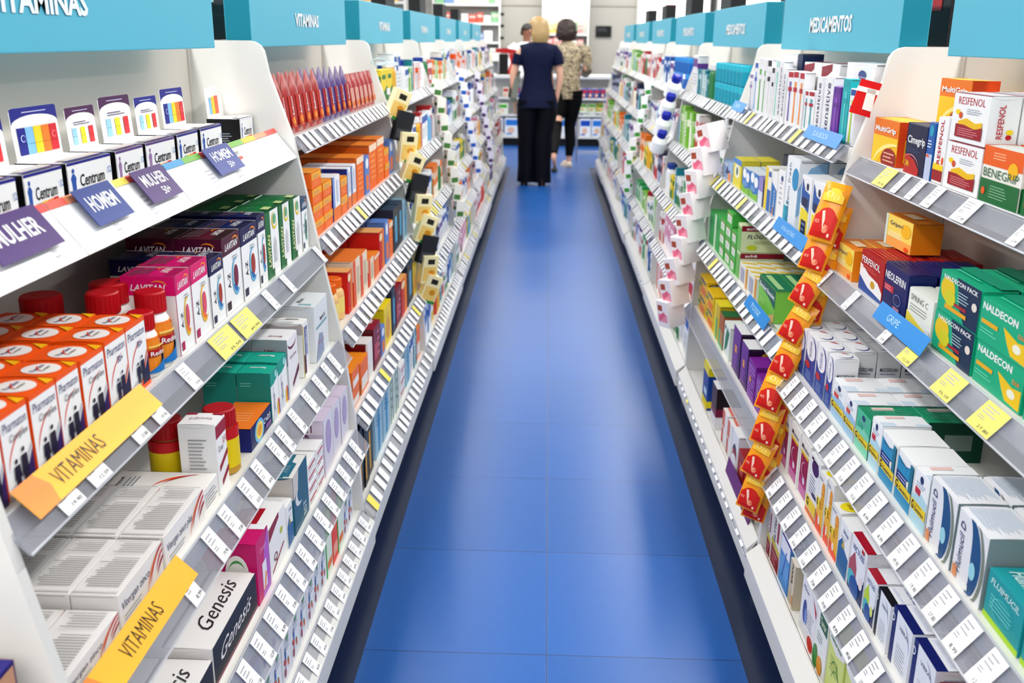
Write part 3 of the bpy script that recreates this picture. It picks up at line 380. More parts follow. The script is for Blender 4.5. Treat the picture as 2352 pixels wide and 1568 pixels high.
def card_mesh(w,h,c):
    k=('card',round(w,3),round(h,3),c)
    if k in BC: return BC[k]
    mb=MB(); r=.006; t=.0008
    pts=[(-w/2,0),(w/2,0),(w/2,h-r),(w/2-r,h),(-w/2+r,h),(-w/2,h-r)]
    mb.prism(pts,0,t,'y','#F4F3F5')
    P={'F':[lambda u,v,o:(-w/2+u*w,-o,v*h)]}
    if c!='#F3F1EE':
        wide=c=='#1F2494' and w>.115
        dec=[G('F',[(.0,.68)]+[(0,.97),(.04,1),(.96,1),(1,.97),(1,.68)]+[(.5+.5*math.cos(math.pi*i/10),.68+.17*math.sin(math.pi*i/10)) for i in range(1,10)],c),Lines('F',.25,.88,.8,.93,1,'#D8D8F0')]
        cols=['#1F2494','#8FC4E8','#F2D62B','#F08A2C','#D8293A'] if wide else ['#A9D4EE','#F6E23A','#E23A40']
        for i,cc in enumerate(cols):
            a=.08+i*.84/len(cols); g=0 if wide else .06
            dec+= [R('F',a+g,.1,a+.84/len(cols)-g,.62 if wide else .5,cc), R('F',a+g,.3,a+.84/len(cols)-g,.305,'#333')]
        if not wide: dec+=[Lines('F',.2,.56,.8,.66,2,'#7A6A88')]
        else: dec+=[Arc('F',.165,.42,.05,.07,0,360,.3,'#C8D8F8'),Arc('F',.84,.42,.05,.07,0,360,.3,'#F0A0A0')]
    else:
        dec=[R('F',.2,.1,.36,.66,'#8FC4E8'),R('F',.38,.1,.6,.68,'#F6D22B'),R('F',.6,.1,.85,.7,'#EE7A50')]
    put_decals(mb,flat(dec),P); me=mb.mesh('hang_card'); BC[k]=me; return me
CNT={}
SHW={'A':'top shelf','B':'second shelf','C':'third shelf','D':'fourth shelf','E':'bottom shelf'}
BAYW={0:'frontmost',1:'nearest',2:'second',3:'third',4:'fourth',5:'fifth',6:'sixth',7:'farthest'}
SIDEW={'L':'left','R':'right'}
ORD=['','first','second','third','fourth','fifth','sixth','seventh','eighth','ninth','tenth','eleventh','twelfth','13th','14th','15th','16th','17th','18th','19th','20th','21st','22nd','23rd','24th','25th','26th','27th','28th']+['%dth'%i for i in range(29,90)]
def label(desc,side,bay,sh,pos,row=0,lv=0,ns=1):
    w=desc.split(); extra=[]
    if row: extra.append(['','one','two','three','four','five'][row]+' back')
    if ns>1: extra.append('lowest' if lv==0 else ('topmost' if lv==ns-1 else ['','second','third','fourth'][lv]+' up'))
    tail='%s along, %s, %s %s bay'%(ORD[pos],SHW[sh],BAYW[bay],SIDEW[side])
    room=16-len(tail.split())-sum(len(e.split()) for e in extra)
    while len(w)>room:
        if 'and' in w: w.remove('and')
        elif 'tall' in w: w.remove('tall')
        else: w.pop(-2)
    return ', '.join([' '.join(w)]+extra+[tail])
# shelf table: |X| of rail top edge, Z of shelf surface
SHL={'A':(.604,1.118),'B':(.558,.870),'C':(.511,.632),'D':(.484,.405),'E':(.470,.155)}
SHR={'A':(.678,1.112),'B':(.630,.872),'C':(.574,.636),'D':(.562,.385),'E':(.550,.136)}
OV={('L',1):{'A':(.640,1.112),'B':(.560,.862),'C':(.514,.622),'D':(.478,.385)},('R',1):{'A':(.690,1.106),'B':(.638,.862),'C':(.575,.624),'D':(.562,.379)},('R',2):{'A':(.668,1.125),'B':(.612,.890),'C':(.575,.655),'D':(.562,.395)}}
def SHF(side,bay,sh):
    return OV.get((side,bay),{}).get(sh,(SHL if side=='L' else SHR)[sh])
BK={'L':.83,'R':.885}
def Y0(side,bay): return (.95 if side=='L' else .83)+1.39*(bay-1)
POS={}
def nextpos(side,bay,sh):
    k=(side,bay,sh); POS[k]=POS.get(k,0)+1; return POS[k]
JR=random.Random(3)
def item(side,bay,sh,name,ya,yb,h,depth=.06,rows=1,stack=1,off=.014,jit=.012,near=None,fill=False):
    if yb<ya: ya,yb=yb,ya
    ds=D[name]; X,Z=SHF(side,bay,sh); s=-1 if side=='L' else 1
    w=yb-ya-.003; pos=nextpos(side,bay,sh)
    near=(bay<=1) if near is None else near
    rz=math.pi/2 if side=='L' else -math.pi/2
    maxd=BK[side]-(X+off)-.004; rows=max(1,min(rows,int(maxd//depth)))
    depth=min(depth,maxd)
    grp=ds['desc']+'s on the '+SHW[sh]+' of the '+BAYW[bay]+' '+SIDEW[side]+' bay'
    for r in range(rows):
        for q in range(stack):
            x=s*(X+off+r*(depth+.0015)+(JR.uniform(0,.003) if r==0 else 0.003)); y=(ya+yb)/2; z=Z+.0006+q*(h+.0012)
            o_rz=rz+JR.uniform(-jit,jit)*(1 if rows*stack==1 else .25)
            if near and h>.07:
                o=obj(ds['kind'],box_mesh(name,w,depth,h,'body'),loc=(x,y,z),rot=(0,0,o_rz))
                obj('top_flap',box_mesh(name,w,depth,h,'flap'),o)
            else:
                o=obj(ds['kind'],box_mesh(name,w,depth,h,'all'),loc=(x,y,z),rot=(0,0,o_rz))
            if 'card' in ds:
                obj('hang_card',card_mesh(w*.94,.075 if w>.118 else .066,ds['card']),o,loc=(0,depth-.002,h+.0005),rot=(-.06,0,0))
            tag(o,label(ds['desc'],side,bay,sh,pos,r,q,stack),ds['cat'],grp)
    return o
UM={}
def unit_item(kind,name,side,bay,sh,yc,w,d,h,off=.014,lv=0,ns=1,pos=None,zoff=0):
    # far cartons: one shared mesh per design at nominal size, scaled per object
    me=box_mesh(name,.07,.05,.1,'all'); ds=D[name]; X,Z=SHF(side,bay,sh); s=-1 if side=='L' else 1
    if pos is None: pos=nextpos(side,bay,sh)
    o=obj(ds['kind'],me,loc=(s*(X+off+JR.uniform(0,.012)),yc,Z+.0008+zoff),rot=(0,0,(math.pi/2 if side=='L' else -math.pi/2)+JR.uniform(-.03,.03)*(ns==1)))
    o.scale=(w/.07,d/.05,h/.1)
    tag(o,label(ds['desc'],side,bay,sh,pos,0,lv,ns),ds['cat'],ds['desc']+'s on the '+SHW[sh]+' of the '+BAYW[bay]+' '+SIDEW[side]+' bay'); return o
def lathe_obj(key,prof,body,capprof,cap,bands=()):
    k=('bot',key)
    if k in BC: return BC[k]
    mb=MB(); mb.lathe(prof,body,n=22); me=mb.mesh('bottle_body'); 
    for (z0,z1,r,c) in bands: pass
    mb2=MB(); mb2.lathe(prof,body,n=22)
    for (z0,z1,r,c) in bands: mb2.lathe([(r,z0),(r,z1)],c,n=22)
    me=mb2.mesh('bottle'); smooth(me,35)
    mc=MB(); mc.lathe(capprof,cap,n=22)
    zz0,zz1,rr=capprof[0][1],capprof[-1][1],max(p[0] for p in capprof)
    for i in range(22):
        a=2*math.pi*i/22; mc.tube([(rr*math.cos(a),rr*math.sin(a),zz0+.001),(rr*math.cos(a),rr*math.sin(a),zz1-.003)],.0007,cap,4)
    mcm=mc.mesh('cap'); smooth(mcm,35)
    BC[k]=(me,mcm); return BC[k]
def bottle(side,bay,sh,key,desc,yc,xoff,r,h,body,cap,bands,caph=.022,capr=None,hands=None,kind='pill_bottle',cat='bottle',ex='',ztop=0):
    capr=capr or r*.82; hb=h-caph
    prof=[(r*.9,0),(r,.004),(r,hb*.78),(r*.93,hb*.87),(capr*.86,hb*.97),(capr*.86,hb)]
    cp=[(capr,hb-.001),(capr,h-.002),(capr*.93,h)]
    me,mc=lathe_obj(key,prof,body,cp,cap,bands)
    X,Z=SHF(side,bay,sh); s=-1 if side=='L' else 1; pos=nextpos(side,bay,sh)
    o=obj(kind,me,loc=(s*(X+xoff+r),yc,Z+.001+ztop),rot=(0,0,JR.uniform(0,.5)))
    obj('cap',mc,o)
    tag(o,label(desc+ex,side,bay,sh,pos),cat,desc+'s on the '+SHW[sh]+' of the '+BAYW[bay]+' '+SIDEW[side]+' bay')
    return o
# blister pouch with a tube inside (upright, oval top)
def pouch_mesh(c1,c2,c3,w=.05,h=.14,pt=True):
    k=('pouch',c1,c2,w,h,pt)
    if k in BC: return BC[k]
    mb=MB(); n=12; prof=[]
    for i in range(n+1):
        t=i/n; prof.append((w/2*(1 if t<.55 or not pt else math.cos((t-.55)/.45*math.pi/2*.85)), t*h))
    V=[];F=[]
    for i,(hw,z) in enumerate(prof):
        for j in range(9):
            u=j/8*2-1; b=.011*max(0,1-u*u)*(math.sin(math.pi*min(1,z/h*1.05))**.5 if 0<z<h else .15)
            V.append((u*hw,.012-b,z))
    for i in range(n):
        for j in range(8): F.append((i*9+j,i*9+j+1,(i+1)*9+j+1,(i+1)*9+j))
    mb.raw(V,F,mat(c1,.25,'gloss')); V2=[(x,.024-y,z) for x,y,z in V]; mb.raw(V2,[f[::-1] for f in F],mat(c1,.25,'gloss'))
    P={'F':[lambda u,v,o:((u-.5)*w,.012-.011*(1-(2*u-1)**2)-o-.001,v*h)]}
    def st(u0,v0,u1,v1,c):
        m=5; return [G('F',[(u0+(u1-u0)*i/m,v0),(u0+(u1-u0)*(i+1)/m,v0),(u0+(u1-u0)*(i+1)/m,v1),(u0+(u1-u0)*i/m,v1)],c) for i in range(m)]
    put_decals(mb,flat([st(.25,.1,.75,.62,c2),E('F',.5,.2,.2,.09,'#F08A2A',12),E('F',.5,.2,.1,.05,c3,10),T('F','Redoxon',.5,.46,.2,.3,W,rot=90)]),P)
    me=mb.mesh('pouch'); smooth(me,60); BC[k]=me; return me
# ---------------- shelving ----------------
WM=lambda: mat('#E2E1DD',.35,'metalpaint')
def profile(side):
    t=SHL if side=='L' else SHR; z5=[('E',0),('D',0),('C',0),('B',0),('A',0)]
    pts=[(t['E'][0]-.002,0.0),(t['E'][0]-.001,.14)]
    for k,_ in z5[1:]: pts.append((t[k][0]-.004,t[k][1]))
    top=t['A'][0]+.052
    pts+=[(top-.006,1.27)]
    for i in range(5): 
        a=math.pi-i*math.pi/8; pts.append((top+.036+.036*math.cos(a),1.305+.036*math.sin(a)))
    pts+=[(BK[side]+.0,1.341),(BK[side]+.0,0)]
    return pts
def panel(side,y0,y1):
    s=-1 if side=='L' else 1
    mb=MB(); mb.prism([(s*a,b) for a,b in profile(side)],y0,y1,'y',WM())
    return mb
FILM=mat('#A6A9B4',.12,'film'); CLR=mat('#E8ECEE',.08,'clear'); TAG=mat('#FBFBFD',.5); TAGY=mat('#FBEE7A',.5)
TM={}
def tag_mesh(side,sl,ht,w,yel,detail):
    # sl: (dx,dz) of rail face from top to bottom; local origin at rail top
    k=('tag',side,round(w,3),yel,detail,round(sl[0],3),round(sl[1],3))
    if k in BC: return BC[k]
    s=-1 if side=='L' else 1
    dx,dz=sl; L=math.hypot(dx,dz); nx,nz=dz/L,-dx/L   # outward-up normal (dx toward aisle, dz negative)
    def P(u,v,o):  # u along reading dir, v 0 bottom..1 top
        y=(u-.5)*w if side=='L' else -(u-.5)*w
        t=1-v; X=-dx*t  # distance from aisle decreases
        return (s*(X-.0016*1-o*.7), y, dz*t+.0016+o*.7)
    mb=MB(); mb.poly([P(0,0,0),P(1,0,0),P(1,1,0),P(0,1,0)],TAGY if yel else TAG)
    mb.poly([P(0,0,-.0008),P(1,0,-.0008),P(1,1,-.0008),P(0,1,-.0008)],TAG)
    if detail:
        d=flat([Lines('F',.12,.55,.7,.9,3,'#B4B4BC'),Lines('F',.12,.35,.5,.5,2,'#9A9AA6')]); d.append(T('F',detail,.66,.14,.5,.13,'#44444E',bold=0))
        put_decals(mb,d,{'F':[P]},step=.0002)
    me=mb.mesh('price_tag'); BC[k]=me; return me
TAGR=random.Random(8)
def shelf(side,bay,sh,ya,yb,tags=None,rail=True,detail=False,railh=(.029,-.033)):
    X,Z=SHF(side,bay,sh); s=-1 if side=='L' else 1; bk=BK[side]
    mb=MB(); mb.box(s*(X+.003),ya,Z-.022,s*(bk-.001),yb,Z,WM(),bev=.002)
    # folded lip under the front and stiffening ribs below
    mb.box(s*(X+.003),ya,Z-.034,s*(X+.009),yb,Z-.02,WM())
    for f in (.25,.75): mb.box(s*(X+.03),ya+(yb-ya)*f-.01,Z-.03,s*(bk-.02),ya+(yb-ya)*f+.01,Z-.021,WM())
    root=GON[(side,bay)]
    o=obj('shelf',mb,root); o.matrix_parent_inverse=Matrix.Translation(-root.location)
    if rail:
        dx,dz=railh; r=MB(); t=.0015
        r.prism([(s*(X+.002),Z+.003),(s*(X-dx),Z+dz),(s*(X-dx+.0035),Z+dz-.001),(s*(X+.004),Z-.001)],ya,yb,'y',FILM)
        r.tube([(s*(X+.002),ya,Z+.003),(s*(X+.002),yb,Z+.003)],.0018,mat('#C9CCD2',.3),6)
        r.tube([(s*(X-dx),ya,Z+dz),(s*(X-dx),yb,Z+dz)],.0016,mat('#C9CCD2',.3),6)
        obj('price_rail',r,o)
        if tags is None:
            tags=[]; y=ya+TAGR.uniform(.02,.05); i=0
            while y<yb-.05:
                wv=TAGR.choice([.034,.034,.036]); tags.append((y,wv,TAGR.random()<.07)); y+=wv+TAGR.choice([.02,.03,.035,.055,.025])
        for i,(y,wv,yel) in enumerate(tags):
            if y+wv>yb: break
            det=None
            if detail: det=TAGR.choice(['49,90','19,90','12,59','27,80','8,99','35,50'])
            obj('price_tag',tag_mesh(side,(dx,dz),.04,wv,yel,det),o,loc=(s*(X),y+wv/2,Z+.0022))
    return o
GON={}
def black_box(y,side,bay):
    s=-1 if side=='L' else 1; b0=BK[side]+.002
    mb=MB(); mb.box(s*b0,y,1.342,s*(b0+.075),y+.31,1.605,mat('#2A2B2E',.6),bev=.003)
    for i in range(3): mb.box(s*(b0-.0008),y+.03,1.40+.06*i,s*(b0+.0001),y+.28,1.402+.06*i,'#1A1B1D')
    o=obj('dark_box',mb)
    if bay==1:
        m=MB()
        if side=='R': m.box(b0-.0016,y+.05,1.42,b0-.0009,y+.15,1.47,'#C8202A')
        else: m.box(-b0+.0009,y+.02,1.43,-b0+.0016,y+.09,1.50,'#BFE4EA')
        obj('sticker',m,o)
    tag(o,'charcoal upright box on top of the %s %s bay, behind blue header'%(BAYW[bay],SIDEW[side]),'box','charcoal boxes standing on the gondola tops')
def header(side,bay,y0,y1,text,tw,th,detail=True):
    s=-1 if side=='L' else 1; X=.70 if side=='L' else .753; z0,z1=1.326,1.482
    o=empty('header_sign',(s*X,(y0+y1)/2,z0)); L=y1-y0
    mb=MB(); mb.box(0,-L/2,0,s*.062,L/2,z1-z0,mat('#68C2D8',.5),bev=.002)
    for e in (-1,1):
        mb.box(s*.0015,e*(L/2+.0002),.0015,s*.060,e*(L/2+.0012),z1-z0-.0015,mat('#1A8FA3',.5))  # darker teal ends: shade of the unlit faces put into the colour
    obj('sign_box',mb,o)
    lm=MB(); Lx=(lambda u,v,oo:(-s*0.001*1-s*oo*0+(-s*.0008), ((u-.5) if side=='L' else -(u-.5))*L, v*(z1-z0)))
    cy=.5; put_decals(lm,[T('F',text,.5 if not (bay==1 and side=='L') else .36,.44,tw/L,th/(z1-z0),'#F4FAFC',bold=.035)],{'F':[Lx]})
    obj('lettering',lm,o)
    tag(o,'sky blue header box reading %s above the %s %s bay'%(text.lower(),BAYW[bay],SIDEW[side]),'sign','blue header boxes along the aisle')
def gondola(side,bay,last=False):
    y0=Y0(side,bay); y1=y0+1.39; s=-1 if side=='L' else 1; bk=BK[side]
    root=empty('gondola_unit',(s*bk,y0,0)); GON[(side,bay)]=root
    def add(n,mb): 
        o=obj(n,mb); o.parent=root; o.matrix_parent_inverse=Matrix.Translation((-s*bk,-y0,0)); return o
    m=MB(); wall=mat('#CFCAC1',.5,'wall')
    ya,yb=y0+.0095,y1-.009; m.box(s*bk,ya,0,s*(bk+.012),yb,1.34,wall)
    m.box(s*(bk+.012),y0+.0095,0,s*(bk+.08),y1+.0085,1.34,mat('#3A3B3E',.6))
    for f in (.0,1.0):
        yy=y0+.024+f*(1.39-.048); m.box(s*(bk-.003),yy-.005,0.15,s*(bk),yy+.005,1.335,mat('#C9C7C1',.45))
    add('back_panel',m)
    m=panel(side,y1-.009,y1+.009) ; add('side_panel',m)
    if bay==1: add('side_panel',panel(side,y0-.009-(.06 if side=='L' else 0),y0+.009-(.06 if side=='L' else 0)))
    X=SHF(side,bay,'E')[0]; e=.006 if bay%2 else .0
    m=MB(); m.box(s*(X-.026-e),y0+.011,.06,s*(X-.016-e),y1-.011,.122,WM(),bev=.002)
    m.prism([(s*(X-.026-e),.122),(s*(X+.0),.150),(s*(X+.004),.150),(s*(X-.016-e),.118)],y0+.011,y1-.011,'y',WM())
    add('kick_panel',m)
    m=MB(); m.box(s*(X+.012),y0+.011,0,s*(X+.03),y1-.011,.12,mat('#0E0F12',.7)); add('plinth',m)
    tag(root,'white metal shelving unit, %s bay on the %s of the aisle'%(BAYW[bay],SIDEW[side]),'shelving unit','white gondola shelving units')
# ---------------- room ----------------
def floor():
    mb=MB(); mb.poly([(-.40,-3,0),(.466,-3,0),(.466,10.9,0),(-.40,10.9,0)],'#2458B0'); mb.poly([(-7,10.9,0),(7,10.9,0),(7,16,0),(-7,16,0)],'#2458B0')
    for a,b in ((-7,-.40),(.466,7)): mb.poly([(a,-3,0),(b,-3,0),(b,10.9,0),(a,10.9,0)],mat('#0C1C3C',.35,'dark_floor'))  # darker navy floor strips on both sides of the blue aisle
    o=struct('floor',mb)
    m=bpy.data.materials.new('blue_floor_tiles'); m.use_nodes=True; nt=m.node_tree; b=nt.nodes['Principled BSDF']
    tc=nt.nodes.new('ShaderNodeTexCoord'); mp=nt.nodes.new('ShaderNodeMapping'); t=.4712
    mp.inputs['Location'].default_value=(-.0217/t+.0,-.5212/t,0); mp.inputs['Scale'].default_value=(1/t,1/t,1)
    br=nt.nodes.new('ShaderNodeTexBrick'); br.offset=0; br.inputs['Scale'].default_value=1; br.inputs['Brick Width'].default_value=1; br.inputs['Row Height'].default_value=1
    br.inputs['Mortar Size'].default_value=.0035; br.inputs['Mortar Smooth'].default_value=.3; br.inputs['Bias'].default_value=0
    br.inputs['Color1'].default_value=lin('#17529A'); br.inputs['Color2'].default_value=lin('#154E93'); br.inputs['Mortar'].default_value=lin('#12305F')
    nt.links.new(tc.outputs['Object'],mp.inputs[0]); nt.links.new(mp.outputs[0],br.inputs['Vector'])
    nz=nt.nodes.new('ShaderNodeTexNoise'); nz.inputs['Scale'].default_value=26; nz.inputs['Detail'].default_value=6
    nt.links.new(tc.outputs['Object'],nz.inputs['Vector'])
    mx=nt.nodes.new('ShaderNodeMixRGB'); mx.blend_type='MULTIPLY'; mx.inputs[0].default_value=.25
    rmp=nt.nodes.new('ShaderNodeValToRGB'); rmp.color_ramp.elements[0].position=.3; rmp.color_ramp.elements[0].color=(.72,.76,.82,1); rmp.color_ramp.elements[1].position=.7
    nt.links.new(nz.outputs['Fac'],rmp.inputs[0]); nt.links.new(br.outputs['Color'],mx.inputs[1]); nt.links.new(rmp.outputs[0],mx.inputs[2]); nt.links.new(mx.outputs[0],b.inputs['Base Color'])
    b.inputs['Roughness'].default_value=.3; b.inputs['Specular IOR Level'].default_value=.4
    n2=nt.nodes.new('ShaderNodeTexNoise'); n2.inputs['Scale'].default_value=5; n2.inputs['Detail'].default_value=3
    nt.links.new(tc.outputs['Object'],n2.inputs['Vector'])
    ad=nt.nodes.new('ShaderNodeMath'); ad.operation='MULTIPLY_ADD'; ad.inputs[1].default_value=.6
    nt.links.new(n2.outputs['Fac'],ad.inputs[0])
    inv=nt.nodes.new('ShaderNodeMath'); inv.operation='SUBTRACT'; inv.inputs[0].default_value=1; nt.links.new(br.outputs['Fac'],inv.inputs[1]); nt.links.new(inv.outputs[0],ad.inputs[2])
    bp=nt.nodes.new('ShaderNodeBump'); bp.inputs['Strength'].default_value=.18; bp.inputs['Distance'].default_value=.004
    nt.links.new(ad.outputs[0],bp.inputs['Height']); nt.links.new(bp.outputs[0],b.inputs['Normal'])
    o.data.materials[0]=m
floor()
wm=mat('#B4B1A9',.7,'wall')
mb=MB(); mb.box(-7,14.6,0,7,14.7,3.05,wm); mb.box(-7,14.585,1.80,7,14.6,1.83,'#BDBAB2'); struct('wall_back',mb)
mb=MB(); mb.box(-7.1,-3,0,-7,14.7,3.05,wm); struct('wall_left',mb)
mb=MB(); mb.box(7,-3,0,7.1,14.7,3.05,wm); struct('wall_right',mb)
for side in 'LR':
    for bay in range(1,8):
        gondola(side,bay)
# headers
for i in range(0,7):
    header('L',i+1,(.99 if i==0 else 1.0)+1.39*i,2.12+1.39*i,'VITAMINAS',.285,.036)
    header('R',i+1,.843+1.39*i,1.955+1.39*i,'MEDICAMENTOS',.41,.042)
    for side in 'LR':
        if i<6: black_box(Y0(side,i+1)+1.39+.10,side,i+1)
# shelves
for side in 'LR':
    for bay in range(1,8):
        y0=Y0(side,bay)+.011; y1=Y0(side,bay)+1.379
        for sh in 'ABCDE':
            tg=None
            if side=='L' and bay==1:
                y0=.895
                tg={'A':[], 'B':[(.975,.045,0),(1.047,.045,0),(1.177,.038,0),(1.247,.038,0),(1.388,.036,0),(1.534,.105,1),(1.655,.10,1),(1.853,.034,0),(1.99,.032,0),(2.29,.03,0)],
                    'C':[(1.187,.036,0),(1.309,.036,0),(1.386,.036,0),(1.488,.036,0),(1.565,.036,0),(1.665,.034,0),(1.725,.034,0),(1.82,.034,0),(1.932,.034,0),(2.03,.034,0),(2.12,.034,0),(2.19,.034,0)],
                    'D':[(.93+.076*i,.036,0) for i in range(19)],'E':[(1.2+.066*i,.034,0) for i in range(18)]}[sh]
            if side=='R' and bay==1:
                tg={'A':[(1.95,.07,1),(1.88,.03,0),(1.80,.03,0),(1.71,.04,0),(1.56,.055,0),(1.38,.03,0)],
                    'B':[(2.13,.03,0),(1.93,.032,0),(1.70,.032,0),(1.57,.055,1),(1.40,.07,1),(1.26,.07,1)],
                    'C':[(2.15-.074*i,.040,0) for i in range(17)],'D':[(2.15-.078*i,.040,0) for i in range(15)],'E':[(2.15-.066*i,.036,0) for i in range(16)]}[sh]
            if side=='R' and bay==2 and sh=='D': tg=[(3.52-.1*i,.09,1) for i in range(5)]+[(2.24+.07*i,.045,0) for i in range(10)]
            shelf(side,bay,sh,y0,y1,tg,detail=(bay==1),railh=(.033,-.043) if bay==1 and sh in 'CD' else (.029,-.033))
# ---------------- nearest left bay ----------------
I=item
for n,a,b in (('cent',1.10,1.222),('cent',1.229,1.349),('cent',1.354,1.51),('centw',1.514,1.638),('centw',1.64,1.785),('cent',1.793,1.917),('cent',1.92,2.062),('centp',2.18,2.29)):
    o=I('L',1,'A',n,a+.04,b+.03,.060,depth=.075,off=.048)
for a,b in ((.90,.942),(.944,1.003),(1.006,1.068),(1.071,1.129),(1.132,1.199)): I('L',1,'B','pharm',a,b,.101,depth=.068,rows=3)
I('L',1,'B','pharm50',1.205,1.271,.103,depth=.068,rows=3); I('L',1,'B','pharm50',1.272,1.339,.103,depth=.068,rows=3)
rb=('#F3F3F4','#C31526')
def redox(yc,x,r,h,ex=''): 
    o=bottle('L',1,'B','redox%.3f'%r,'white vitamin bottle with red cap',yc,x,r,h,rb[0],rb[1],[(h*.14,h*.62,r*1.012,'#F0923A')],caph=h*.26,capr=r*.86,ex=ex)
    k=('rlab',r)
    if k not in BC:
        mb=MB(); 
        P={'F':[lambda u,v,o_:((r*1.02+o_)*math.sin((u-.5)*3.0),-(r*1.02+o_)*math.cos((u-.5)*3.0),h*(.08+.5*v))]}
        def st(u0,v0,u1,v1,c): return [G('F',[(u0+(u1-u0)*i/10,v0),(u0+(u1-u0)*(i+1)/10,v0),(u0+(u1-u0)*(i+1)/10,v1),(u0+(u1-u0)*i/10,v1)],c) for i in range(10)]
        dd=[st(0,0,1,1,'#EE9A36'),st(0,.5,1,.72,'#B8182C'),[G('F',[(.1+.04*i,.0),(.14+.04*i,0),(.14+.04*i,min(.5,.03*i+.05)),(.1+.04*i,min(.5,.03*i))],'#2A86C8') for i in range(20)],st(.2,.8,.6,.86,'#F8D27A'),T('F','Redoxon',.5,.61,.55,.14,W)]
        put_decals(mb,flat(dd),P); BC[k]=mb.mesh('label')
    l=obj('label',BC[k],o); l.rotation_euler=(0,0,math.pi/2-o.rotation_euler.z)
redox(1.372,.014,.022,.098); redox(1.418,.012,.026,.118)
for i,(y,x) in enumerate(((1.40,.075),(1.46,.085),(1.375,.15),(1.28,.222))): redox(y,x,.034 if i!=0 else .028,.12,' standing behind')
for n,a,b,h,d,r in (('lavpink',1.462,1.527,.130,.085,1),('lavpink',1.531,1.615,.130,.085,1),('lavnavy',1.62,1.693,.12,.085,2),('lavmar',1.696,1.80,.142,.085,2),('lavnavy',1.803,1.908,.139,.085,2),('lavnavy',1.912,1.968,.145,.085,2),('lavgreen',1.972,2.074,.139,.085,2),('lavgreen',2.078,2.165,.137,.085,2),('lavgreen',2.168,2.262,.135,.085,2),('lavslate',2.266,2.322,.125,.085,2)):
    I('L',1,'B',n,a,b,h,depth=d,rows=r)
I('L',1,'C','viterg',.91,1.061,.034,depth=.066,rows=4); I('L',1,'C','viterg',1.066,1.212,.051,depth=.062,rows=4); I('L',1,'C','viterg2',1.214,1.377,.053,depth=.064,rows=4)
I('L',1,'C','teragran',1.379,1.452,.043,depth=.16); I('L',1,'C','coranq',1.458,1.512,.125,depth=.062)
def gold(y,x,ex=''): bottle('L',1,'C','gold','amber bottle with red foil lid and yellow label',y,x,.030,.118,'#C9A24A','#B81A28',[(.014,.066,.0305,'#E8D01E'),(.066,.084,.0306,'#C8202C')],caph=.03,capr=.027,ex=ex)
gold(1.555,.012); gold(1.50,.085,' standing behind')
I('L',1,'C','vitc',1.632,1.772,.044,depth=.07)
I('L',1,'C','teal',1.776,1.833,.103,depth=.065,rows=2); I('L',1,'C','teal',1.835,1.905,.106,depth=.065,rows=2)
I('L',1,'C','maroonw',1.915,1.999,.128,depth=.075,rows=2); I('L',1,'C','whiteb',2.045,2.10,.125,depth=.075,rows=2); I('L',1,'C','grayb',2.149,2.287,.136,depth=.11)
# fourth shelf
I('L',1,'D','genesis',1.05,1.26,.06,depth=.12,rows=2); I('L',1,'D','genesis',1.265,1.492,.074,depth=.12,rows=2)
I('L',1,'D','pink',1.50,1.578,.122,depth=.07,rows=3); I('L',1,'D','mcrim',1.583,1.70,.108,depth=.075,rows=2); I('L',1,'D','salve',1.705,1.752,.09,depth=.06)
I('L',1,'D','tealbox',1.757,1.875,.128,depth=.085,rows=2)
I('L',1,'D','stackw',1.88,1.955,.024,depth=.08,rows=2,stack=4); I('L',1,'D','stackw',1.96,2.025,.024,depth=.08,stack=4)
I('L',1,'D','ferti',2.035,2.13,.138,depth=.075,rows=2); I('L',1,'D','ferti',2.135,2.22,.13,depth=.06,rows=2); I('L',1,'D','ferti',2.225,2.315,.125,depth=.06,rows=2)
y=1.33
for i,n in enumerate(['lilac','lilac','dotty','dotty','dotty','dotty','dotty','dotty','dotty','dotty','dottyg','dottyr','dottyg','dotty','dotty']):
    w=.06 if n!='dotty' else .066; I('L',1,'E',n,y,y+w-.002,.165 if i<10 else (.19 if n!='dotty' else .16),depth=.04,rows=2,near=True); y+=w
# frontmost bay: a few cartons seen past the near divider
def bay0():
    X,Z=.60,.03
    for i,(y,z,h,n) in enumerate(((.86,.25,.12,'salve'),(.78,.25,.12,'bluep'),(.86,.05,.14,'beige'))):
        pass
# paper strips on the rail of the top shelf
XA,ZA=.645,1.143
def railcard(y0,y1,band,rain,lab,dx=.053,dz=-.066,X=XA,Z=ZA,name='rail_card',side='L',base='#FDFDFE',dec=(),cat='shelf card',grp=None,off=0.0):
    s=-1 if side=='L' else 1; w=y1-y0; L=math.hypot(dx,dz)
    def P(u,v,o):
        y=(y0+u*w) if side=='L' else (y1-u*w); t=1-v
        nx,nz=-dz/L,dx/L
        return (s*((X-dx*t)-nx*(o+off)), y, Z+dz*t+nz*(o+off))
    mb=MB(); q=[P(0,0,0),P(1,0,0),P(1,1,0),P(0,1,0)]; q2=[P(0,0,-.0009),P(1,0,-.0009),P(1,1,-.0009),P(0,1,-.0009)]
    mb.raw(q+q2,[(0,1,2,3),(7,6,5,4),(0,4,5,1),(1,5,6,2),(2,6,7,3),(3,7,4,0)],base)
    d=list(dec)
    if rain:
        n=len(rain)
        for i,c in enumerate(rain): d.append(R('F',i/n,.86,(i+1)/n,1,c))
    put_decals(mb,flat(d),{'F':[P]},step=.0002); o=obj(name,mb); tag(o,lab,cat,grp); return o
RB=['#E23A30','#F08030','#F6D838','#4AB050','#2E8CD0']
lines=lambda u:Lines('F',u,.12,u+.05,.6,5,'#C9CAD2')
railcard(.90,1.226,0,RB[::-1][2:]+['#F6A070','#EE6058'],'white shelf strip with rainbow edge at the near end of the top left shelf',dec=[lines(.3),lines(.8)])
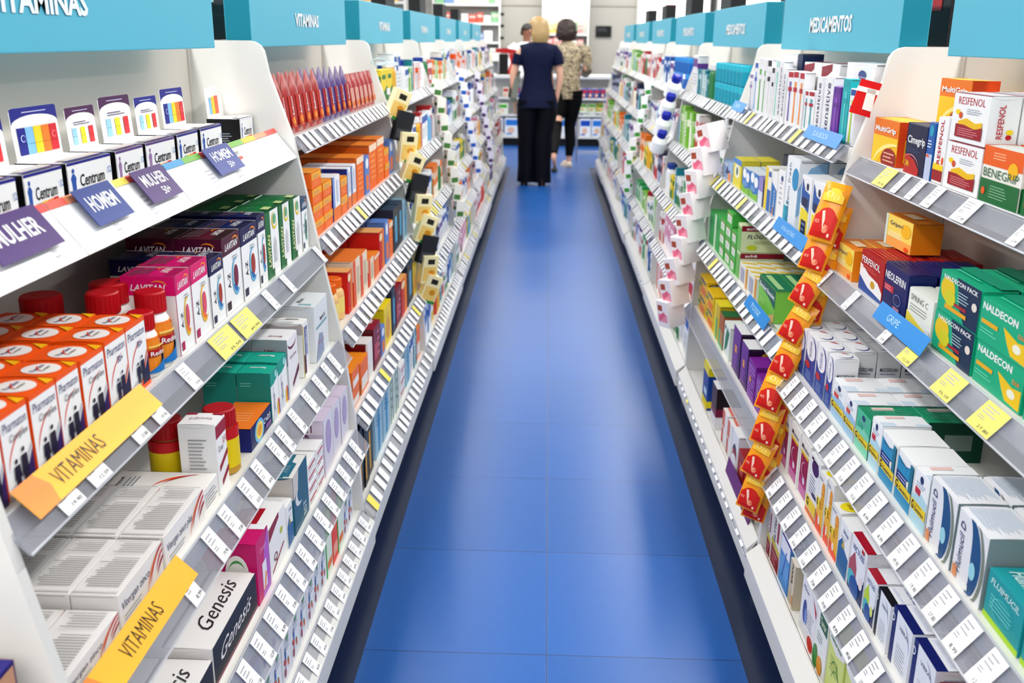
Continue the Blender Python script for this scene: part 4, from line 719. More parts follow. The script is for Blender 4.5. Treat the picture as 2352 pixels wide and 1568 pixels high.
railcard(1.229,1.625,0,['#EE7060','#F2A078','#F6E070','#F3F3F3','#F6E070','#EE6058','#8AC060','#58A8D8'],'white shelf strip with rainbow edge, middle one on the top left shelf',dec=[lines(.28),lines(.62),T('F','Centrum',.3,.66,.1,.12,'#333'),R('F',.25,.5,.30,.57,'#2E9E57'),R('F',.30,.5,.35,.57,'#F2D22B')])
railcard(1.628,2.325,0,['#58A8D8','#8AC060','#EE6058','#F2A078','#8AC060','#F6C838','#F2A078','#EE6058'],'white shelf strip with rainbow edge beside the far divider',dec=[lines(.2),lines(.4),lines(.8),T('F','Centrum',.5,.72,.06,.12,'#333'),R('F',.47,.52,.5,.6,'#2E9E57'),R('F',.5,.52,.53,.6,'#D93A2B')])
def flag(y0,y1,c,t,t2,lab):
    dd=[T('F',t,.5,.55 if not t2 else .64,.72,.42 if not t2 else .36,W,bold=.02)]
    if t2: dd.append(T('F',t2,.6,.25,.24,.24,W))
    railcard(y0,y1,0,[],lab,dx=.036,dz=-.046,X=.640,Z=1.146,name='flag_card',base=c,dec=dd,off=.006,cat='shelf flag',grp='coloured flag cards on the top left rail')
flag(1.04,1.185,'#4E0C78','MULHER','','purple flag card reading MULHER at the near end of the rail')
flag(1.285,1.40,'#0F4094','HOMEM','','blue flag card reading HOMEM over the white strip')
flag(1.475,1.60,'#4E0C78','MULHER','50+','purple flag card reading MULHER 50+')
flag(1.80,1.945,'#1A3F98','HOMEM','50+','blue flag card reading HOMEM 50+ near the far divider')
YV='#F7C142'
def vit(y0,y1,sh,lab,tu): 
    X,Z=SHF('L',1,sh)
    railcard(y0,y1,0,[],lab,dx=.030,dz=-.030,X=X+.005,Z=Z+.021,name='category_strip',base=YV,off=.003,dec=[G('F',[(0,0),(.13,0),(.16,.5),(.13,1),(0,1)],'#F39A45'),T('F','VITAMINAS',tu,.5,.34,.5,'#332B12',bold=-.005)],cat='shelf strip',grp='yellow category strips on the left rails')
vit(.925,1.27,'B','yellow strip reading VITAMINAS on the second left rail below the orange cartons',.36)
vit(.90,1.222,'C','yellow strip reading VITAMINAS on the third left rail, lower of the two',.50)
def bluecard(bay,sh,y0,y1,t,lab,dx=.02,dz=-.02,Zo=.024):
    X,Z=SHF('R',bay,sh)
    railcard(y0,y1,0,[],lab,dx=.016,dz=-.030,X=X+.002,Z=Z+.022,name='category_card',side='R',base='#1F96DC',off=.006,dec=[T('F',t,.36 if t=='GRIPE' else .45,.52,.24 if t=='GRIPE' else .42,.38,'#C4E8FA',bold=0)],cat='shelf card',grp='blue category cards on the right rails')
bluecard(1,'B',1.555,1.80,'GRIPE','blue card reading GRIPE on the second right rail')
bluecard(2,'A',2.255,2.56,'SUA BOCA','bright blue card below the tall toothbrush packs, near end of the top rail')
bluecard(2,'A',3.38,3.59,'DENTAL','bright blue card at the far end of the toothbrush shelf')
bluecard(2,'B',2.25,2.56,'SOLUÇÕES','bright blue card below the eye drop cartons on the right')
bluecard(2,'C',2.40,2.66,'TOSSE','small blue card below the green lozenge carton on the right')
# ---------------- nearest right bay ----------------
I('R',1,'A','multigrip',2.03,2.18,.09,depth=.07,rows=1); I('R',1,'A','cimegrip',1.872,1.979,.095,depth=.045,rows=2); I('R',1,'A','bluehalf',1.835,1.868,.105,depth=.05,rows=1)
I('R',1,'A','resfn',1.782,1.832,.118,depth=.07); I('R',1,'A','resf',1.628,1.776,.081,depth=.05,rows=3,stack=2)
I('R',1,'A','beneg',1.482,1.622,.088,depth=.052,rows=2); I('R',1,'A','beneg',1.335,1.475,.088,depth=.052,rows=2); I('R',1,'A','resf',1.18,1.33,.082,depth=.05,rows=2)
o=I('R',1,'A','multigrip',1.88,2.03,.088,depth=.05,off=.085,stack=2,rows=1)
I('R',1,'B','griped',2.05,2.19,.066,depth=.055,rows=3); 
I('R',1,'B','perfenol',1.862,2.006,.083,depth=.045,rows=4); I('R',1,'B','neolefrin',1.728,1.857,.090,depth=.05,rows=3); I('R',1,'B','springc',1.605,1.722,.073,depth=.04,rows=3)
I('R',1,'B','naldpack',1.44,1.598,.066,depth=.055,stack=2,rows=3); I('R',1,'B','nald',1.275,1.434,.064,depth=.055,stack=2,rows=3); I('R',1,'B','naldpack',1.11,1.268,.066,depth=.055,stack=1,rows=2)
# one flu carton on top of its row
X_,Z_=SHF('R',1,'B'); t_=obj('flu_box',box_mesh('griped',.135,.06,.062,'all'),loc=(X_+.075,1.98,Z_+.0886),rot=(0,0,-math.pi/2+.05)); tag(t_,'yellow and orange flu carton lying alone on top of the red cartons','box')
I('R',1,'C','muco',2.123,2.20,.108,depth=.05,rows=3); I('R',1,'C','muco',2.035,2.118,.110,depth=.05,rows=3); I('R',1,'C','muco',1.955,2.03,.112,depth=.05,rows=4); I('R',1,'C','muco',1.905,1.95,.112,depth=.05,rows=1)
I('R',1,'C','gena',1.812,1.90,.076,depth=.085,rows=2); I('R',1,'C','gena',1.738,1.808,.076,depth=.085,rows=2); I('R',1,'C','gengreen',1.655,1.735,.076,depth=.1,rows=2)
I('R',1,'C','genblue',1.598,1.652,.09,depth=.085); I('R',1,'C','genteal',1.517,1.594,.088,depth=.085); I('R',1,'C','genteal',1.437,1.513,.089,depth=.085); I('R',1,'C','genblue',1.372,1.433,.092,depth=.085)
I('R',1,'C','fluim',1.27,1.368,.106,depth=.07,rows=3); I('R',1,'C','fluim',1.168,1.266,.106,depth=.07,rows=3); I('R',1,'C','tealbig',1.06,1.162,.07,depth=.09,rows=2); I('R',1,'C','tealbig',.955,1.055,.07,depth=.09,rows=2)
for n,a,b,h,d in (('mino',2.13,2.197,.137,.05),('mino',2.042,2.127,.138,.05),('mino',1.955,2.038,.141,.05),('minow',1.874,1.951,.136,.05),('sun',1.82,1.871,.13,.055),('sun',1.775,1.816,.138,.055),('sun',1.715,1.77,.107,.06),('salve',1.645,1.711,.105,.06),('victus',1.553,1.641,.11,.065),('victusg',1.492,1.549,.088,.065),('vibdark',1.42,1.486,.09,.06),('vibral',1.327,1.414,.1,.075),('vibral',1.232,1.32,.102,.075),('redw',1.14,1.226,.09,.07)):
    I('R',1,'D',n,a,b,h,depth=d,rows=2 if n!='redw' else 1)
for n,a,b,h,d in (('glyt',2.16,2.20,.13,.05),('glyt',2.075,2.156,.148,.05),('bluep',1.985,2.07,.12,.06),('beige',1.93,1.98,.108,.06),('hyz',1.755,1.872,.133,.05),('greenl',1.667,1.75,.142,.05),('yelg',1.562,1.66,.151,.05),('yelg',1.478,1.558,.158,.05),('greenl',1.39,1.474,.15,.05),('bluep',1.30,1.386,.14,.05)):
    I('R',1,'E',n,a,b,h,depth=d,rows=2)
# ---------------- second right bay ----------------
TB=[('gray',3.40,3.46,.12),('blue',3.335,3.395,.159),('white',3.26,3.33,.173),('white',3.195,3.255,.17),('black',3.13,3.19,.171),('black',3.09,3.125,.15),('mint',3.027,3.086,.171),('text',2.975,3.022,.169),('text',2.93,2.97,.15),('purple',2.85,2.915,.145),('orange',2.784,2.846,.147),('orange',2.718,2.78,.146),('red',2.664,2.712,.101),('red',2.60,2.66,.102),('text',2.53,2.595,.14),('text',2.445,2.522,.144),('violet',2.372,2.438,.123),('teal',2.309,2.367,.144),('lime',2.255,2.302,.125)]
for n,a,b,h in TB: item('R',2,'A','brush_'+n,a,b,min(h,.178),depth=.028,rows=1,near=False,jit=.05)
for n,a,b,h in (('whitet',3.0,3.2,.185),('navybox',2.93,2.99,.19),('mcrim',2.72,2.9,.17),('mcrim',2.55,2.71,.17),('whitet',2.28,2.5,.178)): item('R',2,'A',n,a,b,h,depth=.06,off=.055,near=False)
for n,a,b,h,d,st in (('puzzle',3.36,3.54,.06,.06,1),('yellowg',3.20,3.34,.09,.06,1),('wave',3.06,3.178,.075,.05,1),('wave',2.93,3.056,.078,.05,1),('violet',2.845,2.925,.08,.05,1),('yelblue',2.76,2.838,.12,.05,1),('bluew',2.69,2.756,.116,.06,1),('whitet',2.606,2.684,.13,.06,1),('tallw',2.47,2.60,.176,.07,1),('wyel',2.335,2.43,.15,.07,1),('wyel',2.235,2.33,.15,.07,1)):
    item('R',2,'B',n,a,b,h,depth=d,rows=2,near=False)
for a,b in ((2.99,3.10),(2.87,2.98)): item('R',2,'B','navybox',a,b,.125,depth=.06,off=.12,near=False)
for n,a,b,h,d,st,r in (('greenbox',3.42,3.55,.112,.06,1,2),('greenbox',3.30,3.41,.12,.06,1,2),('flogs',3.20,3.29,.042,.05,3,3),('flogs',3.09,3.19,.042,.05,4,3),('flogs',3.0,3.08,.042,.05,3,2),('flog',2.93,2.99,.082,.13,2,1),('yelst',2.80,2.92,.06,.04,1,5),('yelst',2.67,2.79,.062,.04,1,5),('benalet',2.44,2.64,.085,.05,1,4)):
    item('R',2,'C',n,a,b,h,depth=d,rows=r,stack=st,near=False)
for n,a,b,h,d,st,r in (('ciflo',3.40,3.56,.066,.07,2,1),('ciflo',3.24,3.39,.06,.07,2,1),('yelt',3.12,3.22,.12,.06,1,2),('deq',3.03,3.11,.11,.12,1,1),('greenw',2.92,3.02,.105,.05,1,3),('allegra',2.75,2.87,.135,.09,1,1),('allegra',2.64,2.74,.125,.09,1,2),('allegra2',2.53,2.63,.11,.09,1,2),('allegra2',2.42,2.52,.10,.09,1,2),('mino',2.3,2.4,.1,.06,1,2)):
    item('R',2,'D',n,a,b,h,depth=d,rows=r,stack=st,near=False)
for n,a,b,h,d,st,r in (('bluey',3.16,3.27,.15,.08,1,2),('mar2',2.99,3.08,.14,.07,1,2),('whor',2.80,2.88,.12,.06,1,2),('whor',2.72,2.79,.12,.06,1,2),('whnv',2.62,2.71,.125,.06,1,2),('redw',2.52,2.61,.10,.06,1,2),('redw',2.44,2.51,.09,.06,1,2),('whor',2.34,2.43,.08,.06,1,2)):
    item('R',2,'E',n,a,b,h,depth=d,rows=r,near=False)
X_,Z_=SHF('R',2,'E'); railcard(2.32,2.66,0,[],'purple strip card along the bottom right rail, second bay',dx=.008,dz=-.05,X=X_+.004,Z=Z_+.052,side='R',name='category_strip',base='#7A1F80',off=.004,dec=[T('F','cuidados',.8,.5,.24,.4,'#D8B0DC',bold=0)],cat='shelf strip')
# ---------------- second left bay ----------------
def pouch(side,bay,sh,y,c,desc,off=.02,h=.14,w=.074,pt=True,lean=-.12):
    X,Z=SHF(side,bay,sh); s=-1 if side=='L' else 1
    o=obj('tube_pouch',pouch_mesh(*c,w=w,h=h,pt=pt),loc=(s*(X+off),y,Z+.002),rot=(lean,0,(math.pi/2 if side=='L' else -math.pi/2)+JR.uniform(-.06,.06)))
    tag(o,label(desc,side,bay,sh,nextpos(side,bay,sh)),'pouch',desc+'s on the '+SHW[sh]+' of the '+BAYW[bay]+' '+SIDEW[side]+' bay')
y=2.385
for i in range(17):
    if i<6: c,ds_,pt=('#A82A24','#C83A2E','#F6A83A'),'red effervescent tube pouch',True
    elif i<11: c,ds_,pt=('#5A3A7E','#B02030','#F6A83A'),'purple effervescent tube pouch',True
    else: c,ds_,pt=('#B02A2A','#E8B0A0','#F08A3A'),'dark red blister card with price sticker',False
    pouch('L',2,'A',y,c,ds_,pt=pt,h=.148 if i<11 else .12); 
    if i<11: pouch('L',2,'A',y+.012,c,ds_+' in second row',off=.075,h=.145)
    y+=.078
for n,a,b,h,d,st,r in (('orst',2.385,2.49,.039,.07,4,1),('orst',2.495,2.60,.039,.07,3,2),('obl',2.61,2.70,.12,.1,1,1),('orst',2.71,2.80,.05,.07,2,1),('obl',2.81,2.87,.118,.07,1,2),('obl',2.88,2.95,.118,.07,1,2),('orb',2.96,3.08,.13,.09,1,2),('bluo',3.09,3.17,.12,.06,1,1),('orb',3.18,3.32,.145,.1,1,2),('orb',3.33,3.47,.15,.1,1,2),('orst',3.48,3.58,.05,.07,2,1),('bluo',3.59,3.69,.12,.06,1,1)):
    item('L',2,'B',n,a,b,h,depth=d,rows=r,stack=st,near=False)
bottle('L',2,'C','orv','orange vitamin bottle with orange lid',2.43,.02,.032,.11,'#F0C890','#F07A1A',[(.02,.06,.0325,'#F4E08A')])
bottle('L',2,'C','orv','orange vitamin bottle with orange lid',2.50,.02,.032,.11,'#F0C890','#F07A1A',[(.02,.06,.0325,'#F4E08A')],ex=' beside carton')
for n,a,b,h,d,st,r in (('ored',2.54,2.60,.115,.08,1,1),('owh',2.61,2.71,.128,.12,1,1),('owh',2.72,2.83,.12,.1,1,1),('owh',2.84,2.93,.08,.07,1,1),('orb',2.94,3.04,.07,.07,1,1),('ored',3.05,3.14,.125,.1,1,2),('bluo',3.15,3.23,.14,.06,1,2),('orb',3.24,3.32,.12,.06,1,2),('dkb',3.33,3.45,.15,.09,1,2),('dkb',3.46,3.56,.15,.08,1,2),('aqua',3.57,3.68,.14,.06,1,1)):
    item('L',2,'C',n,a,b,h,depth=d,rows=r,stack=st,near=False)
for a,b in ((3.05,3.2),(3.21,3.35)): item('L',2,'C','dkb',a,b,.16,depth=.08,off=.2,near=False)
for n,a,b,h,d,st,r in (('or',2.40,2.50,.052,.08,2,1),('or',2.52,2.63,.09,.1,1,1),('redwh',2.64,2.72,.11,.07,1,2),('redm',2.73,2.85,.125,.09,1,2),('bluo',2.86,2.93,.09,.06,1,1),('yel',2.94,3.08,.13,.09,1,2),('dkb',3.09,3.17,.15,.12,1,1),('redm',3.18,3.3,.13,.08,1,1),('ored',3.31,3.44,.13,.08,1,2),('dkb',3.45,3.6,.15,.09,1,1),('yel',3.61,3.7,.11,.08,1,1)):
    item('L',2,'D',n,a,b,h,depth=d,rows=r,stack=st,near=False)
for n,a,b,h,d,st,r in (('blky',2.40,2.455,.19,.06,1,2),('blky',2.46,2.52,.19,.06,1,2),('blky',2.53,2.60,.19,.06,1,2),('aqua',2.64,2.76,.19,.05,1,2),('aqua',2.78,2.90,.19,.05,1,2),('grl',2.92,3.0,.19,.05,1,2),('grl',3.02,3.1,.19,.05,1,2),('stackw',3.14,3.24,.04,.08,3,1),('aqua',3.28,3.38,.17,.05,1,1),('far0',3.40,3.47,.15,.05,1,1),('far11',3.49,3.56,.15,.05,1,1),('or',3.58,3.68,.12,.06,1,1)):
    item('L',2,'E',n,a,b,h,depth=d,rows=r,stack=st,near=False)
# ---------------- farther bays ----------------
FR=random.Random(21)
PAL={('L',3):{'A':[0,11,12,9,0,6,10,15],'B':[8,0,11,1,0],'C':[9,5,3,9,0],'D':[6,13,8,0,11],'E':[0,6,11,1,5]},
     ('R',3):{'A':[3,0,11,11,6],'B':[1,7,1,15,8],'C':[0,11,10,7,11],'D':[8,2,14,8,2],'E':[0,1,2,6,5]},
     ('R',4):{'A':[6,6,6,5,0],'B':[8,2,4,0,8],'C':[10,9,2,6,13],'D':[1,1,7,15,0],'E':[0,2,1,7,6]},
     ('L',4):{'A':[9,9,15,0,8],'B':[5,9,13,6,1],'C':[10,5,12,0],'D':[0,6,13,9,1],'E':[0,10,14,1]}}
def cyl_jar(side,bay,sh,y,c,lab,z=0,r=.036,h=.075):
    k=('jar',c,r,h)
    if k not in BC:
        mb=MB(); mb.lathe([(r*.94,0),(r,.004),(r,h*.66),(r*.97,h*.7)],c,n=18); mb.lathe([(r*1.02,h*.7),(r*1.02,h*.97),(r*.95,h)],{'#1A74C0':'#3A9ADC','#22A6BE':'#3AC0D4'}.get(c,c),n=18); me=mb.mesh('jar'); smooth(me,35); BC[k]=me
    X,Z=SHF(side,bay,sh); s=-1 if side=='L' else 1
    o=obj('cotton_jar',BC[k],loc=(s*(X+.015+r),y,Z+.001+z)); tag(o,label(lab+(' on upper tier' if z else ''),side,bay,sh,nextpos(side,bay,sh)),'jar',lab+'s in the '+BAYW[bay]+' '+SIDEW[side]+' bay')
NMB=sum(1 for o in bpy.data.objects if o.name.split('.')[0]=='medicine_box'); CAP=[300-NMB]; MERGE=MB()
for bay in range(3,8):
    for side in 'LR':
        yb=Y0(side,bay); maxh={'A':.17,'B':.185,'C':.17,'D':.165,'E':.185}
        for sh in 'ABCDE':
            pal_=PAL.get((side,bay),{}).get(sh) or [FR.randrange(16) for _ in range(5)]
            y=yb+.03
            if side=='R' and sh=='A' and bay in (3,4):
                c,lab=('#22A6BE','turquoise tissue jar') if bay==3 else ('#1A74C0','deep blue cotton jar')
                for i in range(8):
                    cyl_jar(side,bay,sh,y+.045+i*.077,c,lab); cyl_jar(side,bay,sh,y+.045+i*.077,c,lab,z=.0765)
                y+=.66
            while y<yb+1.30:
                if pos_ok:=True:
                    g=FR.choice(pal_) if FR.random()<.82 else FR.randrange(5)
                    w=FR.choice([.05,.06,.07,.08,.1,.12]); h=FR.uniform(.55,1)*maxh[sh]; d=FR.choice([.04,.05,.07]); n=FR.choice([1,1,2,2,3])
                    if FR.random()<.16:
                        w=.055; 
                        cc=FR.choice([('#F2F2F4','#2A4FA0'),('#E8B83A','#F4F4F4'),('#3A8A5A','#E8E8E8'),('#D85A3A','#F0F0F0'),('#7FB8DC','#F4F6F8'),('#EFE6D2','#B02030')])
                        for _ in range(n):
                            if y+w>yb+1.36: break
                            bottle(side,bay,sh,'fb'+cc[0],{'#F2F2F4':'white lotion bottle with blue cap','#E8B83A':'amber yellow bottle with white cap','#3A8A5A':'green bottle with pale cap','#D85A3A':'orange red bottle with white cap','#7FB8DC':'pale blue bottle with white cap','#EFE6D2':'cream bottle with red cap'}[cc[0]],y+w/2,.014,.025,.14,cc[0],cc[1],[],kind='lotion_bottle')
                            y+=w+.002
                        continue
                    for _ in range(n):
                        if y+w>yb+1.36: break
                        if CAP[0]>0:
                            CAP[0]-=1; unit_item('medicine_box','far%d'%g,side,bay,sh,y+w/2,w-.002,d,h)
                        else:
                            me=box_mesh('far%d'%g,.07,.05,.1,'all'); X,Z=SHF(side,bay,sh); ss=-1 if side=='L' else 1
                            M=Matrix.Translation((ss*(X+.014+FR.uniform(0,.012)),y+w/2,Z+.0008))@Matrix.Rotation(math.pi/2 if side=='L' else -math.pi/2,4,'Z')@Matrix.Diagonal(((w-.002)/.07,d/.05,h/.1,1))
                            vv=[M@v.co for v in me.vertices]
                            ids=[MERGE.mid(m) for m in me.materials]; i0=len(MERGE.v); MERGE.v+=[tuple(v) for v in vv]
                            for pl in me.polygons: MERGE.f.append(tuple(k+i0 for k in pl.vertices)); MERGE.m.append(ids[pl.material_index])
                        y+=w+.0015
                    if FR.random()<.15: y+=.05

o=obj('medicine_box',MERGE); tag(o,'mass of small mixed medicine cartons filling the farthest bays on both sides','box',kind='stuff')
# ---------------- frontmost bay edge seen past the near divider ----------------
def bay0unit():
    y0=-.43; bk=BK['L']; root=empty('gondola_unit',(-bk,y0,0)); GON[('L',0)]=root
    m=MB(); m.box(-bk,y0,0,-bk-.012,.875,1.34,mat('#CFCAC1',.5,'wall')); o=obj('back_panel',m,root); o.matrix_parent_inverse=Matrix.Translation(-root.location)
    tag(root,'white metal shelving unit at the frame edge before the nearest left divider','shelving unit','white gondola shelving units')
    shelf('L',0,'C',y0,.877,tags=[])
    X,Z=SHF('L',0,'C')
    des('facebox','beauty_box','navy edged carton with a warm toned photo','#2A1F7A',[R('S',0,0,.92,1,'#D8A67A'),G('S',[(.1,0),(.45,0),(.6,.5),(.4,.9),(.1,1),(0,.6)],'#1A1C28'),E('S',.62,.55,.2,.3,'#E8C4A0'),R('F',.04,.04,.96,.96,'#CFA080')])
    o=obj('beauty_box',box_mesh('facebox',.10,.16,.10,'all'),loc=(-X-.03,.80,Z+.001),rot=(0,0,math.pi/2)); tag(o,'navy edged carton with warm toned photo at the lower left frame corner','box')
bay0unit()
# ---------------- strips hanging on the divider edges ----------------
def sachet_mesh():
    if 'sachet' in BC: return BC['sachet']
    mb=MB(); w,h=.058,.098; nx,nz=8,10; V=[];F=[]
    def P(u,v,o=0):
        b=.010*max(0,(1-(2*u-1)**2))**.6*max(0,(1-(2*v-1)**4)); wr=.0008*math.sin(v*60)*(1 if v<.08 or v>.92 else 0)
        return ((u-.5)*w,-b-o+wr,(v-.5)*h)
    m=mat('#F29A12',.28,'foil'); 
    for j in range(nz+1):
        for i in range(nx+1): V.append(P(i/nx,j/nz))
    for j in range(nz):
        for i in range(nx): a=j*(nx+1)+i; F.append((a,a+1,a+nx+2,a+nx+1))
    mb.raw(V,F,m); mb.raw([(x,-y*.6+.0006,z) for x,y,z in V],[f[::-1] for f in F],m)
    def grid(pts_fn,c,n=6): return None
    def patch(u0,v0,u1,v1,c,curve=0):
        k=6; out=[]
        for a in range(k):
            for b in range(k):
                ua,ub=u0+(u1-u0)*a/k,u0+(u1-u0)*(a+1)/k; va,vb=v0+(v1-v0)*b/k,v0+(v1-v0)*(b+1)/k
                def lim(u,v): 
                    top=v1-curve*(2*(u-u0)/(u1-u0)-1)**2*(v1-v0); return min(v,top)
                if va>lim((ua+ub)/2,va)+1e-6: continue
                out.append(G('F',[(ua,va),(ub,va),(ub,lim(ub,vb)),(ua,lim(ua,vb))],c))
        return out
    dec=flat([patch(.06,.05,.94,.56,'#D42A20',.3),patch(.1,.66,.9,.9,'#F6CE4A',.5),E('F',.35,.78,.12,.06,'#FBF0C8',8),E('F',.62,.74,.1,.05,'#FAE79A',8),G('F',[(.30,.48),(.40,.50),(.58,.22),(.50,.19)],'#F8D8C8'),E('F',.6,.2,.11,.07,'#F0A080',10),E('F',.78,.11,.05,.035,'#F8D8C8',8),T('F','VICK',.22,.3,.2,.06,'#F4C0A8')])
    put_decals(mb,dec,{'F':[P]},step=.0004); me=mb.mesh('sachet'); smooth(me,50); BC['sachet']=me; return me
def strip(side,y,pts,n,maker,lab,cat,grp,striplab,kind,w=.05):
    s=-1 if side=='L' else 1
    mb=MB(); 
    for i in range(len(pts)-1):
        (x0,z0),(x1,z1)=pts[i],pts[i+1]
        mb.box(0,0,0,.0001,.0001,.0001,CLR) if False else None
    V=[];F=[]
    for (x,z) in pts: V+=[(s*(x+.001),y-.012,z),(s*(x+.001),y+.012,z),(s*(x+.002),y+.012,z),(s*(x+.002),y-.012,z)]
    for i in range(len(pts)-1):
        for j in range(4): F.append((4*i+j,4*i+(j+1)%4,4*i+4+(j+1)%4,4*i+4+j))
    mb.raw(V,F,mat('#DDE2E6',.2,'clear')); x,z=pts[0]; mb.box(s*(x-.002),y-.016,z,s*(x+.006),y+.016,z+.022,mat('#E6E8EA',.3))
    o=obj('merchandise_strip',mb); tag(o,striplab,'clip strip')
    L=[0]
    for i in range(len(pts)-1): L.append(L[-1]+math.dist(pts[i],pts[i+1]))
    for i in range(n):
        d=L[-1]*(i+.45)/n
        for k in range(len(pts)-1):
            if L[k]<=d<=L[k+1]: t=(d-L[k])/(L[k+1]-L[k]); x=pts[k][0]+(pts[k+1][0]-pts[k][0])*t; z=pts[k][1]+(pts[k+1][1]-pts[k][1])*t; break
        maker(i,n,s*x,y,z,lab,cat,grp)
ORDS=['topmost','second','third','fourth','fifth','sixth','seventh','eighth','ninth','tenth','eleventh','lowest']
def mk_sachet(i,n,x,y,z,lab,cat,grp):
    r=random.Random(i*7+1); me=sachet_mesh()
    o=obj('sachet',me,loc=(x-.022-.004*(i%2),y-.026,z),rot=(math.radians(-20),math.radians(14+r.uniform(-6,6)),math.radians(-38+r.uniform(-8,8))))
    o.scale=(1,1,1.0 if i else 1.35)
    tag(o,'orange cold remedy sachet with red patch, %s on the divider strip'%(ORDS[i] if i<n-1 else 'lowest'),cat,grp)
    o2=obj('sachet',me,loc=(x-.006,y-.012,z-.035),rot=(math.radians(-8),math.radians(10),math.radians(-25))); tag(o2,'orange cold remedy sachet tucked behind the %s one on the divider strip'%(ORDS[i] if i<n-1 else 'lowest'),cat,grp)
strip('R',2.19,[(.652,1.03),(.628,.88),(.598,.70),(.560,.56),(.545,.40),(.528,.27)],9,mk_sachet,'', 'sachet','orange sachets on the strip of the nearest right divider','clear strip carrying orange sachets down the nearest right divider','sachet')
def small_box(key,w,d,h,base,dec):
    k=('sb',key)
    if k in BC: return BC[k]
    mb=MB(); mb.box(-w/2,-d/2,-h/2,w/2,d/2,h/2,base,bev=.001)
    put_decals(mb,flat(dec),{'F':[lambda u,v,o:(-w/2+u*w,-d/2-o,-h/2+v*h)],'S':[lambda u,v,o:(-w/2-o,d/2-u*d,-h/2+v*h),lambda u,v,o:(w/2+o,-d/2+u*d,-h/2+v*h)]})
    BC[k]=mb.mesh('box'); return BC[k]
def mk_pink(i,n,x,y,z,lab,cat,grp):
    me=small_box('pink',.07,.075,.10,'#F6F1F2',[R('F',.1,.2,.9,.5,'#F2A8BA'),R('F',.1,.62,.5,.84,'#B8604A'),G('F',[(.2,.2),(.8,.5),(.6,.6),(.1,.4)],'#E87A98')])
    o=obj('plaster_box',me,loc=(x-.046,y-.05,z),rot=(math.radians(8),math.radians(-14+5*(i%3)),math.radians(-62))); tag(o,'white and pink plaster box, %s of the column on the divider'%(ORDS[i] if i<n-1 else 'lowest'),cat,grp)
strip('R',3.58,[(.635,1.06),(.60,.90),(.565,.66),(.53,.50),(.515,.34)],9,mk_pink,'','box','white and pink boxes on the second right divider strip','clear strip carrying white and pink boxes down the second right divider','box')
# first box of the column sits on the top rail
def mk_bot(i,n,x,y,z,lab,cat,grp):
    k='hb'
    if k not in BC:
        mb=MB(); mb.lathe([(.033,-.05),(.038,-.045),(.038,.012),(.027,.03),(.016,.036)],'#F3F4F7',n=18); me=mb.mesh('b'); smooth(me,40)
        mc=MB(); mc.lathe([(.022,.034),(.024,.05),(.023,.064),(.016,.07)],'#1C2FA8',n=18); m2=mc.mesh('cap'); smooth(m2,40); BC[k]=(me,m2)
    o=obj('hand_gel_bottle',BC[k][0],loc=(x-.04,y-.04,z),rot=(math.radians(28),math.radians(12),0)); obj('cap',BC[k][1],o)
    tag(o,'small white bottle with blue cap, %s on the third right divider'%(ORDS[i] if i<n-1 else 'lowest'),cat,grp)
strip('R',4.97,[(.66,1.17),(.63,1.06),(.585,.82)],4,mk_bot,'','bottle','blue capped bottles on the third right divider strip','clear strip carrying blue capped bottles on the third right divider','bottle')
def mk_yel(i,n,x,y,z,lab,cat,grp):
    me=small_box('yel',.068,.03,.11,'#F6ECC0',[R('F',.08,.1,.92,.6,'#EFCF7E'),R('F',.3,.7,.75,.88,'#35322A'),R('F',.3,0,1,.1,'#3A9A4A'),E('F',.6,.4,.2,.1,'#D89A2A')])
    md=small_box('dk',.068,.03,.11,'#35373C',[R('F',.1,.1,.9,.4,'#55585E')])
    o=obj('lozenge_pack',me if i%3!=1 else md,loc=(x+.028,y-.03,z),rot=(math.radians(6),math.radians(22-8*(i%3)),math.radians(38)))
    tag(o,'%s, %s on the divider strip'%('pale yellow honey lozenge pack' if i%3!=1 else 'dark grey lozenge pack',ORDS[i] if i<n-1 else 'lowest'),cat,grp)
strip('L',3.70,[(.585,1.15),(.545,.95),(.505,.78),(.485,.66),(.47,.38)],10,mk_yel,'','pack','lozenge packs on the second left divider strip','clear strip carrying yellow packs down the second left divider','pack')
def mk_wh(c,off=0):
    def f(i,n,x,y,z,lab,cat,grp):
        me=small_box('wh'+c[0],.05,.03,.085,c[0],[R('F',.1,.1,.9,.4,c[1]),R('S',.1,.5,.9,.7,c[1])])
        s=1 if x<0 else -1
        o=obj('hanging_pack',me,loc=(x+s*.026,y-.03,z),rot=(0,math.radians(s*(10-6*(i%3))),math.radians(s*40))); tag(o,'%s, %s on its strip'%(c[2],ORDS[i] if i<n-1 else 'lowest'),cat,grp)
    return f
for side,y,c,z1,z0 in (('L',5.09,('#F1EFE6','#5A8A4A','cream and green hanging pack on the third left divider'),1.15,.45),('L',6.48,('#F4F6FA','#3A6AC0','white and blue hanging pack on the fourth left divider'),1.16,.5),('L',7.87,('#E9E6F2','#5A3A7A','pale violet hanging pack on the fifth left divider'),1.1,.4),('R',6.36,('#F3F4F4','#4AA04A','white and green hanging pack on the fourth right divider'),1.1,.4)):
    t=SHL if side=='L' else SHR
    pts=[(t['A'][0]-.012,z1),(t['B'][0]-.012,.87),(t['C'][0]-.012,.63),(t['D'][0]-.012,z0)]
    strip(side,y,pts,8,mk_wh(c),'','pack',c[2]+'s','clear hanging strip, '+c[2].split(' on ')[1],'pack')
